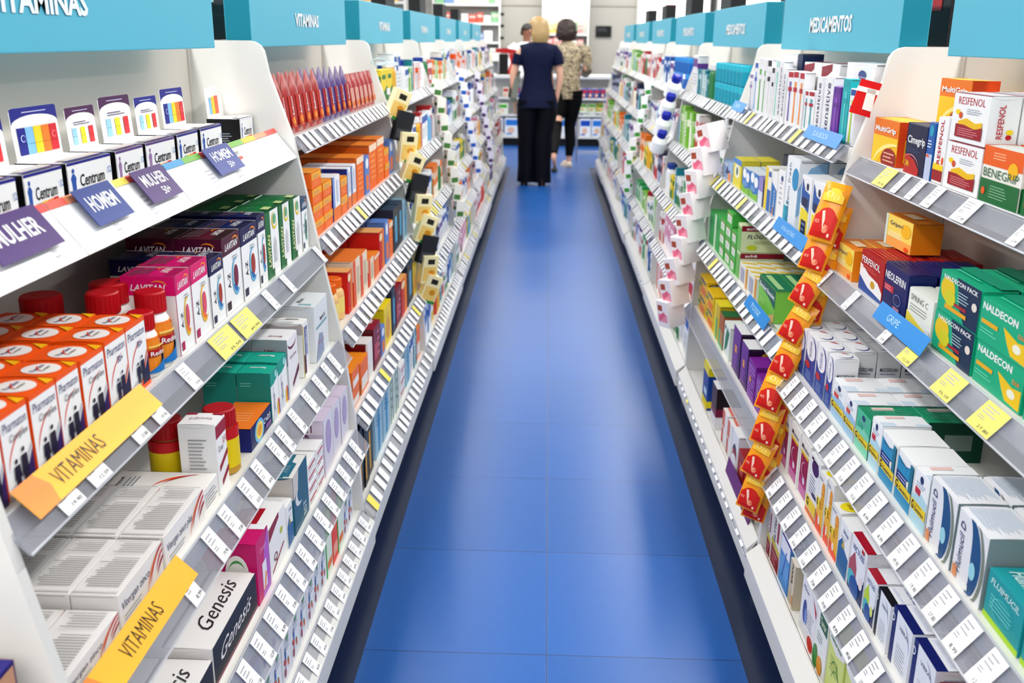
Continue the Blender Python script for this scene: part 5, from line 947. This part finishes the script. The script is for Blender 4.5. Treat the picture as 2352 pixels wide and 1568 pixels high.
# promo tag on a clear flag clip, third item at first right divider
mb=MB(); mb.prism([(0,0),(.075,-.02),(.085,.055),(.02,.07)],-.0008,.0008,'y','#D9212B')
o=obj('promo_tag',mb,loc=(.655,2.205,1.205),rot=(0,0,math.radians(8)))
mb=MB(); mb.prism([(.028,.006),(.05,.0),(.056,.045),(.036,.05)],-.002,-.0012,'y','#F6F3F4'); mb.prism([(.01,.046),(.082,.03),(.083,.04),(.014,.056)],-.002,-.0012,'y','#FAFAFA'); obj('sticker',mb,o)
mb=MB(); mb.tube([(.03+.028*math.cos(a*.5),0,.083+.012*math.sin(a*.5)) for a in range(13)],.0016,mat('#E8EEF0',.15,'clear'),6); mb.tube([(.03,0,.083),(.06,0,.075),(.085,0,.05)],.0016,mat('#E8EEF0',.15,'clear'),6); obj('clip',mb,o)
mb=MB(); mb.box(.078,-.004,.02,.10,.004,.042,'#16181A',bev=.001); obj('clamp',mb,o)
tag(o,'red and white promotion tag clipped to the nearest right divider','tag')
mb=MB(); mb.tube([(-.02+.03*math.cos(a*.5),0,.012*math.sin(a*.5)) for a in range(13)],.002,mat('#BFD8DC',.15),6); mb.box(-.03,-.001,-.012,.05,.001,.0,mat('#DCE8EA',.2)); o=obj('sign_clip',mb,loc=(-.60,3.71,1.265)); tag(o,'clear plastic ring clip on the second left divider edge','clip')
# ---------------- far end: counter, shelves, sign ----------------
CW=mat('#E9E9E6',.4,'metalpaint')
root=empty('service_counter',(0,13.15,0))
mb=MB(); mb.box(-1.6,0,.86,1.0,.62,.90,CW,bev=.004); obj('worktop',mb,root)
mb=MB(); mb.box(-1.6,.38,.12,1.0,.42,.86,CW); mb.box(-1.6,.0,.12,-1.57,.42,.86,CW); mb.box(.97,.0,.12,1.0,.42,.86,CW); obj('body',mb,root)
for z in (.10,.38,.60):
    mb=MB(); mb.box(-1.57,.0,z,.97,.38,z+.02,CW); obj('shelf',mb,root)
mb=MB(); mb.box(-1.6,.04,0,1.0,.6,.10,'#121315'); obj('plinth',mb,root)
tag(root,'long white service counter with open shelves across the aisle end','counter')
FP=[('#F2F6FA','#1F5FC0','blue and white nappy pack'),('#EFF4F8','#3A8AD8','pale blue wipes pack'),('#F4F0F2','#2A70B8','white and blue cotton pack')]
def far_pack(x,y,z,w,h,i,place,kind='nappy_pack',c=None):
    c=c or FP[i%3]; k=('fp',c[0],c[1])
    if k not in BC:
        mb=MB(); mb.box(-.5,0,0,.5,1,1,c[0],bev=.06); put_decals(mb,flat([R('F',.08,.58,.92,.9,c[1]),E('F',.45,.32,.25,.18,'#E8C8B0',12),R('F',.1,.08,.5,.16,c[1])]),{'F':[lambda u,v,o:(-.5+u,-o*8,v)]}); me=mb.mesh('p'); smooth(me,40); BC[k]=me
    o=obj(kind,BC[k],loc=(x,y,z)); o.scale=(w,.18,h); tag(o,'%s, %s'%(c[2],place),'pack',c[2]+'s at the counter')
n=0
for i,x in enumerate((-1.4,-1.16,-.92,-.68,-.47,-.26,-.05,.17,.34,.50,.66,.83)):
    far_pack(x,13.17,.122,.15 if x>0 else .19,.235,i,'lower counter shelf, %s from left'%ORD[i+1])
n=0
for i,x in enumerate((-.55,-.4,.30,.40,.50,.62,.75)):
    c=[('#F4E8D8','#C8303A','cream and red small carton'),('#2A4FA0','#C84050','blue and red small carton'),('#F2F2F2','#6A4A8A','white and purple small carton')][i%3]
    far_pack(x,13.17,.622,.075,.12,i,'upper counter shelf, %s from left'%ORD[i+1],'product_box',c)
for i,x in enumerate((-.6,.3,.55,.8)):
    c=[('#F0F4E8','#5AB83A','lime green carton'),('#E8F0F8','#1A5AA8','navy and white carton')][i%2]
    far_pack(x,13.17,.402,.16,.14,i,'middle counter shelf, %s from left'%ORD[i+1],'product_box',c)
# red display with dark screen
root=empty('display_stand',(-.56,13.35,.90))
mb=MB(); mb.prism([(-.13,.28),(.13,.26),(.14,.31),(0,.335),(-.14,.325)],-.03,.03,'y','#C41F22'); mb.prism([(.02,.0),(.12,.0),(.13,.26),(.04,.26),(.06,.15)],-.03,.03,'y','#C41F22'); obj('frame',mb,root)
mb=MB(); mb.box(-.09,-.02,.0,.03,.02,.26,'#101012',bev=.004); obj('screen_panel',mb,root); mb=MB(); mb.box(-.12,-.06,0,.14,.08,.012,'#1A1A1C'); obj('base',mb,root)
tag(root,'red framed display with a black panel on the counter end','display')
mb=MB(); mb.box(-.08,0,0,.08,.12,.26,'#F3F2CF',bev=.006); mb.box(-.05,-.001,.06,.05,0,.2,'#E4E39A'); o=obj('carton',mb,loc=(-.82,13.3,.902)); tag(o,'pale yellow carton standing on the counter left of red display','box')
# wall shelving behind the counter
def wallunit(x0,x1,zs,lab,hdr=None,seed=1,bright=False):
    root=empty('wall_shelving',((x0+x1)/2,14.25,0)); w=x1-x0
    mb=MB(); mb.box(-w/2,.30,0,w/2,.33,2.6,CW); obj('back_panel',mb,root)
    for sx in (-1,1):
        mb=MB(); mb.box(sx*w/2,0,0,sx*(w/2-.02),.30,2.6,CW); obj('side_panel',mb,root)
    r=random.Random(seed); k=0
    for z in zs:
        mb=MB(); mb.box(-w/2+.02,.0,z,w/2-.02,.30,z+.03,CW); obj('shelf',mb,root)
    if hdr:
        mb=MB(); mb.box(-w/2+.02,-.02,hdr,w/2-.02,.02,hdr+.5,mat('#FFFDF4',.5,'emit')); mb.box(-w*.2,-.0215,hdr+.26,w*.25,-.02,hdr+.27,'#C84040'); obj('lit_header',mb,root)
    tag(root,lab,'shelving unit')
    for zi,z in enumerate(zs):
        x=x0+.04; c=0
        while x<x1-.12:
            ww=r.uniform(.07,.14); hh=r.uniform(.08,.15)
            col=r.choice(['#F0EEE8','#F2D8C8','#E8A0A0','#E8C87A','#9AC8A0','#F4F4F4','#8AA8D0','#D87060'])
            k2=('wu',col)
            if k2 not in BC:
                mb=MB(); mb.box(0,0,0,1,1,1,col,bev=.03); put_decals(mb,[R('F',.1,.55,.9,.8,'#D8D0C8')],{'F':[lambda u,v,o:(u,-o*4,v)]}); BC[k2]=mb.mesh('b')
            o=obj('product_box',BC[k2],loc=(x,14.27,z+.0305)); o.scale=(ww-.006,.12,hh); c+=1
            nm={'#F0EEE8':'off white','#F2D8C8':'pale peach','#E8A0A0':'pink','#E8C87A':'tan','#9AC8A0':'soft green','#F4F4F4':'white','#8AA8D0':'light blue','#D87060':'brick red'}[col]
            tag(o,'%s carton, %s along on shelf %s of the %s'%(nm,ORD[c],['one','two','three','four','five','six'][zi],lab.split(',')[0].replace('white ','')),'box','cartons on the '+lab.split(',')[0]); x+=ww
wallunit(-1.62,-.68,[1.05,1.28,1.53,1.78],'white left wall shelving, behind the counter',seed=2)
wallunit(-.10,.55,[1.0,1.22,1.40],'white middle wall shelving, with a glowing header above',hdr=1.63,seed=5)
wallunit(1.22,2.2,[1.18,1.40],'white right wall shelving, glowing header above the blue boxes',hdr=1.55,seed=7)
wallunit(2.3,3.4,[1.2,1.40],'white outer right wall shelving, with glowing header',hdr=1.55,seed=9)
wallunit(-4.6,-2.0,[1.2,1.5,1.8],'white outer left wall shelving, over the left header boxes',seed=12)
mb=MB(); mb.box(-.11,-.012,0,.11,0,.15,'#1B1C1F',bev=.002); put_decals(mb,flat([Lines('F',.1,.5,.75,.85,4,'#6A6E74')]),{'F':[lambda u,v,o:(-.11+.22*u,-.012-o,.15*v)]}); o=obj('wall_sign',mb,loc=(.77,14.585,1.385)); tag(o,'small black notice with white lines on the back wall','sign')
for i,z in enumerate((1.34,1.5,1.655)):
    mb=MB(); mb.box(0,-.02,0,.05,.02,.04,'#1A1A1A',bev=.004); o=obj('shelf_bracket',mb,loc=(-.68,14.3,z)); tag(o,'black clip on the side of the left wall shelving, %s'%['lowest','middle','highest'][i],'clip')
# wire stand
root=empty('wire_display_stand',(.50,11.45,0)); CH=mat('#C8CCD0',.25,'metal')
for sx in (-.16,.16):
    for sy in (-.12,.14):
        mb=MB(); mb.tube([(sx,sy,.0),(sx,sy,.76)],.008,CH,8); obj('leg',mb,root)
for z in (.10,.555,.70):
    mb=MB()
    for a,b in (((-.16,-.12),(.16,-.12)),((.16,-.12),(.16,.14)),((.16,.14),(-.16,.14)),((-.16,.14),(-.16,-.12))): mb.tube([(a[0],a[1],z),(b[0],b[1],z)],.006,CH,6)
    for i in range(5): mb.tube([(-.12+.06*i,-.12,z),(-.12+.06*i,.14,z)],.003,CH,6)
    if z>.5: mb.box(-.165,-.125,z+.004,.165,.145,z+.016,mat('#F4F4F2',.4))
    obj('wire_shelf',mb,root)
tag(root,'chrome wire stand with white trays beside the right gondola end','stand')
for i,(x,c) in enumerate(((.40,('#E9F2D8','#6AC03A','lime green carton')),(.50,('#E9F2D8','#6AC03A','lime green carton')),(.60,('#F4E66A','#5AB03A','yellow green carton')))):
    far_pack(x,11.38,.572,.09,.085,i,'on the wire stand tray, %s from left'%ORD[i+1],'product_box',c)
for i,x in enumerate((.41,.48,.55,.62)):
    far_pack(x,11.38,.717,.06,.10,i,'on the wire stand top, %s from left'%ORD[i+1],'product_box',('#2A4FA0','#C84050','blue and red small carton'))
mb=MB(); mb.lathe([(.028,0),(.028,.001)],'#D8303A',n=16); o=obj('floor_sticker',mb,loc=(-.29,11.55,.001)); tag(o,'small red round sticker on the blue floor','sticker')
# ---------------- people ----------------
def skin_body(name,V,Eg,Rr,m,parent,levels=1,root=0):
    me=bpy.data.meshes.new(name); me.from_pydata(V,Eg,[]); me.materials.append(m); o=bpy.data.objects.new(name,me); COL.objects.link(o); o.parent=parent
    sk=o.modifiers.new('skin','SKIN'); 
    for i,r in enumerate(Rr):
        sv=me.skin_vertices[0].data[i]; sv.radius=(r,r) if not isinstance(r,tuple) else r; sv.use_root=(i==root)
    sk.use_smooth_shade=True; ss=o.modifiers.new('sub','SUBSURF'); ss.levels=levels; ss.render_levels=levels; return o
def loft(sec,n=24,m=None,fold=0,seed=0,caps=True):
    mb=MB(); rr=random.Random(seed); ph=[rr.uniform(0,6) for _ in range(4)]
    V=[];F=[]
    for k,(cx,cy,z,rx,ry) in enumerate(sec):
        for i in range(n):
            a=2*math.pi*i/n; f=1+fold*(math.sin(3*a+ph[0]+k*.5)+.6*math.sin(7*a+ph[1]-k*.7))
            V.append((cx+rx*f*math.cos(a),cy+ry*f*math.sin(a),z))
    for k in range(len(sec)-1):
        for i in range(n): F.append((k*n+i,k*n+(i+1)%n,(k+1)*n+(i+1)%n,(k+1)*n+i))
    if caps: F+=[tuple(range(n))[::-1],tuple((len(sec)-1)*n+i for i in range(n))]
    mb.raw(V,F,m); me=mb.mesh('loft'); smooth(me,80); return me
def hand(V,Eg,Rr,wi,w,dirv,side,curl=.3,s=1.0):
    # palm and five fingers from wrist index wi at point w, pointing along dirv (down)
    d=Vector(dirv).normalized(); sd=Vector((0,1,0)) if abs(d.x)>.7 else Vector((0,1,0)); nrm=d.cross(sd).normalized()*side
    w=Vector(w); pi=len(V); V.append(tuple(w+d*.045*s)); Eg.append((wi,pi)); Rr.append((.022*s,.016*s))
    for k,(off,L) in enumerate(((-.024,.062),(-.008,.072),(.008,.068),(.023,.052))):
        b=w+d*.072*s+sd*off*s; i=len(V); V.append(tuple(b)); Eg.append((pi,i)); Rr.append(.009*s)
        m_=b+d*L*.55*s-nrm*curl*.012; V.append(tuple(m_)); Eg.append((i,i+1)); Rr.append(.0085*s)
        e=m_+d*L*.45*s-nrm*curl*.03; V.append(tuple(e)); Eg.append((i+1,i+2)); Rr.append(.007*s)
    i=len(V); b=w+d*.035*s-sd*.032*s; V.append(tuple(b)); Eg.append((pi,i)); Rr.append(.010*s)
    V.append(tuple(b+d*.035*s-sd*.014*s)); Eg.append((i,i+1)); Rr.append(.0085*s)
SKN=mat('#E3AE95',.5,'skin'); SKD=mat('#8A5A44',.5,'skin')
def person(loc,rotz,lab,body,skin,parts):
    root=empty('person',loc,(0,0,rotz)); tag(root,lab,'person')
    V,Eg,Rr,hands=body
    for h in hands: hand(V,Eg,Rr,*h)
    skin_body('body',V,Eg,Rr,skin,root,levels=2)
    for nme,me in parts:
        o=obj(nme,me,root)
    return root
def bodydef(neck,head,sh,el,wr,hip,kn,an,toe,hs=.073):
    # coordinates dict -> skeleton; facing +Y
    V=[(hip['c'])];Rr=[(.12,.09)];Eg=[]
    def add(p,par,r): V.append(tuple(p)); Rr.append(r); Eg.append((par,len(V)-1)); return len(V)-1
    c=Vector(hip['c']); n=Vector(neck)
    wa=add(c.lerp(n,.38),0,(.10,.08)); ch=add(c.lerp(n,.76),wa,(.125,.085)); nb=add(n,ch,(.047,.047)); hd=add(Vector(head)-Vector((0,0,.055)),nb,(.058,.06)); ht=add(head,hd,(hs,hs*1.08)); add(Vector(head)+Vector((0,0,.06)),ht,(hs*.7,hs*.75))
    hands=[]
    for s in ('l','r'):
        a=add(sh[s],ch,.048); b=add(el[s],a,.036); w=add(wr[s],b,(.024,.022)); hands.append((w,wr[s],Vector(wr[s])-Vector(el[s]),1 if s=='l' else -1))
    for s in ('l','r'):
        h=add(hip[s],0,.078); k=add(kn[s],h,.052); a=add(an[s],k,.033); he=add(Vector(an[s])+Vector((0,-.01,-.035)),a,(.03,.025)); add(toe[s],he,(.032,.018))
    return V,Eg,Rr,hands
def face(head,facing,skin,hair=None):
    # small nose, ears, eyes, mouth on the head; facing angle about Z (0 = +Y)
    hx,hy,hz=head; c,s=math.cos(facing),math.sin(facing)
    def W_(x,y,z): return (hx+x*c-y*s,hy+x*s+y*c,hz+z)
    mb=MB()
    mb.tube([W_(0,.066,.012),W_(0,.085,-.018),W_(0,.074,-.026)],[.006,.011,.008],skin,8)
    for sx in (-1,1):
        mb.tube([W_(sx*.070,.0,.012),W_(sx*.078,-.008,-.002),W_(sx*.070,0,-.022)],[.008,.011,.007],skin,8)
        mb.tube([W_(sx*.028-.008,.070,.012),W_(sx*.028,.076,.012),W_(sx*.028+.008,.070,.012)],[.003,.006,.003],'#2A1E1A',6)
        mb.tube([W_(sx*.028-.013,.071,.027),W_(sx*.028+.013,.071,.027)],.003,'#4A3424',6)
    mb.tube([W_(-.02,.070,-.042),W_(0,.078,-.043),W_(.02,.070,-.042)],[.004,.007,.004],'#B05A54',6)
    me=mb.mesh('face'); smooth(me,70); return me
def hairmesh(head,rx,ry,top,bottom,m,facing,cut=.45,curly=0,seed=1,taper=.85):
    # cap of hair with an opening in front (angle range around the facing direction)
    hx,hy,hz=head; n=36; rows=16; mb=MB(); V=[];F=[]; rr=random.Random(seed)
    for k in range(rows+1):
        t=k/rows; 
        if t<.5: a=t/.5*math.pi/2; z=hz+top*math.cos(a); q=math.sin(a)
        else: u=(t-.5)/.5; z=hz-bottom*u; q=1+(.10*math.sin(u*math.pi))-(1-taper)*u**2
        for i in range(n):
            ang=2*math.pi*i/n; b=1+.015*math.sin(9*ang+k*.4)+curly*rr.uniform(-1,1)
            x=rx*q*math.sin(ang); y=ry*q*math.cos(ang)
            # pull the front rows back above the face
            if t>.42:
                d=abs((ang+math.pi)%(2*math.pi)-math.pi)
                if d<cut*math.pi: y=min(y, ry*.35*(d/(cut*math.pi))*1.0)
            x*=b;y*=b; c,s=math.cos(facing),math.sin(facing); V.append((hx+x*c-y*s,hy+x*s+y*c,z))
    for k in range(rows):
        for i in range(n): F.append((k*n+i,k*n+(i+1)%n,(k+1)*n+(i+1)%n,(k+1)*n+i))
    mb.raw(V,F,m); me=mb.mesh('hair'); smooth(me,80 if not curly else 30); return me
def shoe(toe,heel,z,c,hw=.036,heelh=0.0,h=.05):
    mb=MB(); t=Vector((toe[0],toe[1],0)); e=Vector((heel[0],heel[1],0)); d=(t-e); L=d.length; d.normalize(); sd=Vector((-d.y,d.x,0)); n=14; lo=[];hi=[]
    V=[];F=[]
    for k,(zz,sc) in enumerate(((z,1.0),(z+.012,1.03),(z+h*.6,.86),(z+h,.55))):
        for i in range(n):
            a=2*math.pi*i/n; u=math.cos(a); v=math.sin(a); wd=hw*(1 if u<.3 else 1-.35*(u-.3)); lift=heelh*max(0,-u)
            p=e+d*(L/2+u*L/2*sc*(1.0) - (L*.1 if k>1 else 0))+sd*v*wd*sc; V.append((p.x,p.y,zz+lift))
    for k in range(3):
        for i in range(n): F.append((k*n+i,k*n+(i+1)%n,(k+1)*n+(i+1)%n,(k+1)*n+i))
    F+=[tuple(range(n))[::-1],tuple(3*n+i for i in range(n))]
    mb.raw(V,F,c); 
    if heelh: mb.tube([tuple(e+d*.02+Vector((0,0,z+heelh+.005))),tuple(e+d*.015+Vector((0,0,z-.0)))],[.016,.008],c,8)
    me=mb.mesh('shoe'); smooth(me,50); return me
# woman in navy (origin at her feet), seen from behind
NVY=bpy.data.materials.new('navy_cloth'); NVY.use_nodes=True; NVY.node_tree.nodes['Principled BSDF'].inputs['Base Color'].default_value=lin('#080F2E'); NVY.node_tree.nodes['Principled BSDF'].inputs['Roughness'].default_value=.75; NVY.node_tree.nodes['Principled BSDF'].inputs['Specular IOR Level'].default_value=.15
nn=NVY.node_tree.nodes.new('ShaderNodeTexNoise'); nn.inputs['Scale'].default_value=9; bb=NVY.node_tree.nodes.new('ShaderNodeBump'); bb.inputs['Strength'].default_value=.5; bb.inputs['Distance'].default_value=.02; NVY.node_tree.links.new(nn.outputs['Fac'],bb.inputs['Height']); NVY.node_tree.links.new(bb.outputs[0],NVY.node_tree.nodes['Principled BSDF'].inputs['Normal'])
NVT=mat('#0A0D1C',.6,'cloth')
bd=bodydef(neck=(.0,.0,1.30),head=(.0,.012,1.445),sh=dict(l=(-.165,0,1.255),r=(.165,0,1.255)),el=dict(l=(-.235,.01,1.02),r=(.215,.02,1.01)),wr=dict(l=(-.215,.03,.80),r=(.178,.05,.79)),
  hip=dict(c=(0,0,.86),l=(-.085,0,.80),r=(.085,0,.80)),kn=dict(l=(-.095,.02,.45),r=(.075,.0,.45)),an=dict(l=(-.11,.0,.10),r=(.06,-.04,.10)),toe=dict(l=(-.12,.12,.035),r=(.05,.08,.035)))
blouse=loft([(0,0,.735,.195,.155),(0,0,.80,.185,.145),(0,0,.88,.158,.115),(0,0,.97,.138,.105),(0,0,1.05,.132,.10),(0,0,1.13,.15,.105),(0,0,1.20,.178,.108),(0,0,1.25,.185,.10),(0,0,1.285,.165,.085),(0,0,1.312,.11,.07),(0,0,1.325,.072,.06)],m=NVY,fold=.012,seed=3)
def sleeve(sx,c,l=.12,r0=.052,r1=.056):
    mb=MB(); mb.tube([(sx*.09,0,1.275),(sx*.145,0,1.255),(sx*.175,.002,1.21),(sx*.195,.004,1.24-l)],[r0*.8,r0,r1,r1*.98],c,16); me=mb.mesh('sleeve'); smooth(me,80); return me
def trouser(sx,an,c,w0=.10,w1=.075,fold=.02,seed=1,bot=.03,top=.84):
    ax,ay=an; return loft([(ax,ay,bot,w1,w1*.95),(ax*.98,ay,.2,w1*.95,w1*.92),(ax*.9,ay*.7,.45,w0*.86,w0*.86),(sx*.085,0,.68,w0*.98,w0*1.02),(sx*.075,0,top,w0*1.0,w0*1.15)],m=c,fold=fold,seed=seed)
hb=(0,.012,1.445)
parts=[('blouse',blouse),('sleeve',sleeve(-1,NVY)),('sleeve',sleeve(1,NVY)),('trouser_leg',trouser(-1,(-.095,0),NVT,.112,.088,seed=2,top=.80)),('trouser_leg',trouser(1,(.060,-.03),NVT,.112,.088,seed=5,top=.80)),
 ('face',face(hb,1.25,SKN)),('hair',hairmesh(hb,.090,.10,.110,.125,mat('#A98C5C',.45,'hair'),1.25,cut=.40,curly=.045,seed=4)),
 ('shoe',shoe((-.12,.14),(-.112,-.06),.0,'#8A6248',heelh=.02)),('shoe',shoe((.05,.10),(.06,-.11),.0,'#6A4230',heelh=.03))]
person((-.10,9.53,0),0,'fair haired woman in navy blouse and wide dark trousers standing with her back turned',bd,SKN,parts)
mb=MB(); mb.prism([(-.02,0),(.10,.02),(.13,.30),(.06,.28)],-.02,.02,'x','#0F1416'); mb.prism([(-.04,-.02),(-.02,.0),(.06,.28),(.03,.27),(-.05,.02)],-.026,.026,'x','#7A8078'); o=obj('clutch_bag',mb,loc=(-.335,9.50,.80),rot=(0,math.radians(14),math.radians(20))); tag(o,'black clutch bag with grey edge held under the left arm of the woman in navy','bag')
# second woman, patterned blouse and black leggings, striding away
LEO=bpy.data.materials.new('animal_print_cloth'); LEO.use_nodes=True; nt=LEO.node_tree; b=nt.nodes['Principled BSDF']; vo=nt.nodes.new('ShaderNodeTexNoise'); vo.inputs['Scale'].default_value=42; vo.inputs['Detail'].default_value=2; vo.inputs['Distortion'].default_value=1.6; tc=nt.nodes.new('ShaderNodeTexCoord'); mp=nt.nodes.new('ShaderNodeMapping'); mp.inputs['Scale'].default_value=(.7,.7,1.5); nt.links.new(tc.outputs['Object'],mp.inputs[0]); nt.links.new(mp.outputs[0],vo.inputs['Vector'])
cr=nt.nodes.new('ShaderNodeValToRGB'); cr.color_ramp.elements[0].position=.40; cr.color_ramp.elements[0].color=lin('#2E2419'); cr.color_ramp.elements[1].position=.56; cr.color_ramp.elements[1].color=lin('#C2B08E'); nt.links.new(vo.outputs['Fac'],cr.inputs[0]); nt.links.new(cr.outputs[0],b.inputs['Base Color']); b.inputs['Roughness'].default_value=.5
BLK=mat('#0A0A0C',.6,'cloth')
bd2=bodydef(neck=(-.02,.0,1.31),head=(-.03,.01,1.455),sh=dict(l=(-.155,0,1.26),r=(.15,0,1.25)),el=dict(l=(-.20,.04,1.03),r=(.20,.03,1.02)),wr=dict(l=(-.17,.10,.84),r=(.16,.20,.99)),
  hip=dict(c=(0,0,.86),l=(-.08,0,.80),r=(.08,0,.80)),kn=dict(l=(-.11,-.10,.47),r=(.03,.02,.45)),an=dict(l=(-.14,-.45,.16),r=(.03,-.02,.085)),toe=dict(l=(-.125,-.40,.045),r=(-.02,.10,.03)))
bl2=loft([(.0,0,.735,.125,.115),(.0,0,.80,.13,.12),(0,0,.90,.13,.115),(0,0,1.0,.125,.105),(0,0,1.10,.138,.105),(0,0,1.19,.158,.108),(0,0,1.25,.16,.098),(0,0,1.29,.13,.08),(-.01,0,1.315,.075,.065),(-.015,0,1.33,.06,.055)],m=LEO,fold=.018,seed=8)
mb=MB(); mb.tube([(.11,0,1.265),(.17,0,1.235),(.20,.02,1.12),(.205,.03,1.03),(.19,.12,1.0)],[.06,.068,.062,.055,.05],LEO,16); sl2=mb.mesh('sleeve'); smooth(sl2,80)
mb=MB(); mb.tube([(-.11,0,1.265),(-.165,0,1.235),(-.195,.03,1.12),(-.20,.04,1.04)],[.06,.066,.06,.052],LEO,16); sl3=mb.mesh('sleeve'); smooth(sl3,80)
def leg2(p): 
    mb=MB(); mb.tube(p[0],p[1],BLK,16); me=mb.mesh('legging'); smooth(me,80); return me
hb2=(-.03,.01,1.455)
parts=[('blouse',bl2),('sleeve',sl2),('sleeve',sl3),('legging',leg2(([(.055,0,.82),(.06,.0,.70),(.045,.01,.56),(.03,.02,.45),(.04,.0,.30),(.03,-.02,.12)],[.11,.10,.078,.062,.060,.040]))),
 ('legging',leg2(([(-.06,0,.82),(-.07,-.01,.70),(-.10,-.06,.56),(-.11,-.10,.47),(-.125,-.28,.33),(-.14,-.44,.19)],[.105,.10,.078,.06,.058,.040]))),
 ('face',face(hb2,.5,SKN)),('hair',hairmesh(hb2,.108,.108,.112,.12,mat('#2A1A15',.6,'hair'),.5,cut=.3,curly=.06,seed=9,taper=.72)),
 ('shoe',shoe((-.05,.15),(.05,-.08),.0,'#EAD8C4',hw=.044,h=.062))]
r=person((.215,10.98,0),0,'dark curly haired woman in animal print blouse and black leggings walking away',bd2,SKN,parts)
sm=shoe((-.12,-.36),(-.14,-.56),.012,'#3A3834',hw=.034,h=.04); o=obj('shoe',sm,r)
# pharmacist behind the counter, facing the camera
WH=mat('#E9ECF2',.6,'cloth')
bd3=bodydef(neck=(0,0,1.30),head=(0,.0,1.445),sh=dict(l=(-.19,0,1.25),r=(.19,0,1.25)),el=dict(l=(-.24,.04,1.0),r=(.24,.04,1.0)),wr=dict(l=(-.18,.22,.96),r=(.18,.22,.96)),hip=dict(c=(0,0,.86),l=(-.09,0,.8),r=(.09,0,.8)),kn=dict(l=(-.09,0,.45),r=(.09,0,.45)),an=dict(l=(-.09,-.02,.09),r=(.09,-.02,.09)),toe=dict(l=(-.1,.11,.03),r=(.1,.11,.03)))
coat=loft([(0,0,.45,.20,.16),(0,0,.7,.19,.15),(0,0,.95,.17,.12),(0,0,1.1,.185,.12),(0,0,1.22,.20,.11),(0,0,1.28,.16,.085),(0,0,1.31,.07,.06)],m=WH,fold=.01,seed=4)
mb=MB(); mb.tube([(.14,0,1.26),(.2,0,1.22),(.24,.04,1.01),(.2,.16,.97)],[.06,.065,.055,.045],WH,14); s4=mb.mesh('sleeve'); smooth(s4,80)
mb=MB(); mb.tube([(-.14,0,1.26),(-.2,0,1.22),(-.24,.04,1.01),(-.2,.16,.97)],[.06,.065,.055,.045],WH,14); s5=mb.mesh('sleeve'); smooth(s5,80)
person((-.30,13.92,0),math.pi,'dark haired person in white coat behind the counter, mostly hidden by the woman in navy',bd3,SKD,[('coat',coat),('sleeve',s4),('sleeve',s5),('trouser_leg',trouser(-1,(-.09,0),NVT,.09,.06)),('trouser_leg',trouser(1,(.09,0),NVT,.09,.06)),('face',face((0,0,1.445),0,SKD)),('hair',hairmesh((0,0,1.445),.084,.094,.108,.05,mat('#14100E',.6,'hair'),0,cut=.40,curly=.02)),('shoe',shoe((-.1,.14),(-.09,-.08),0,'#222222')),('shoe',shoe((.1,.14),(.09,-.08),0,'#222222'))])
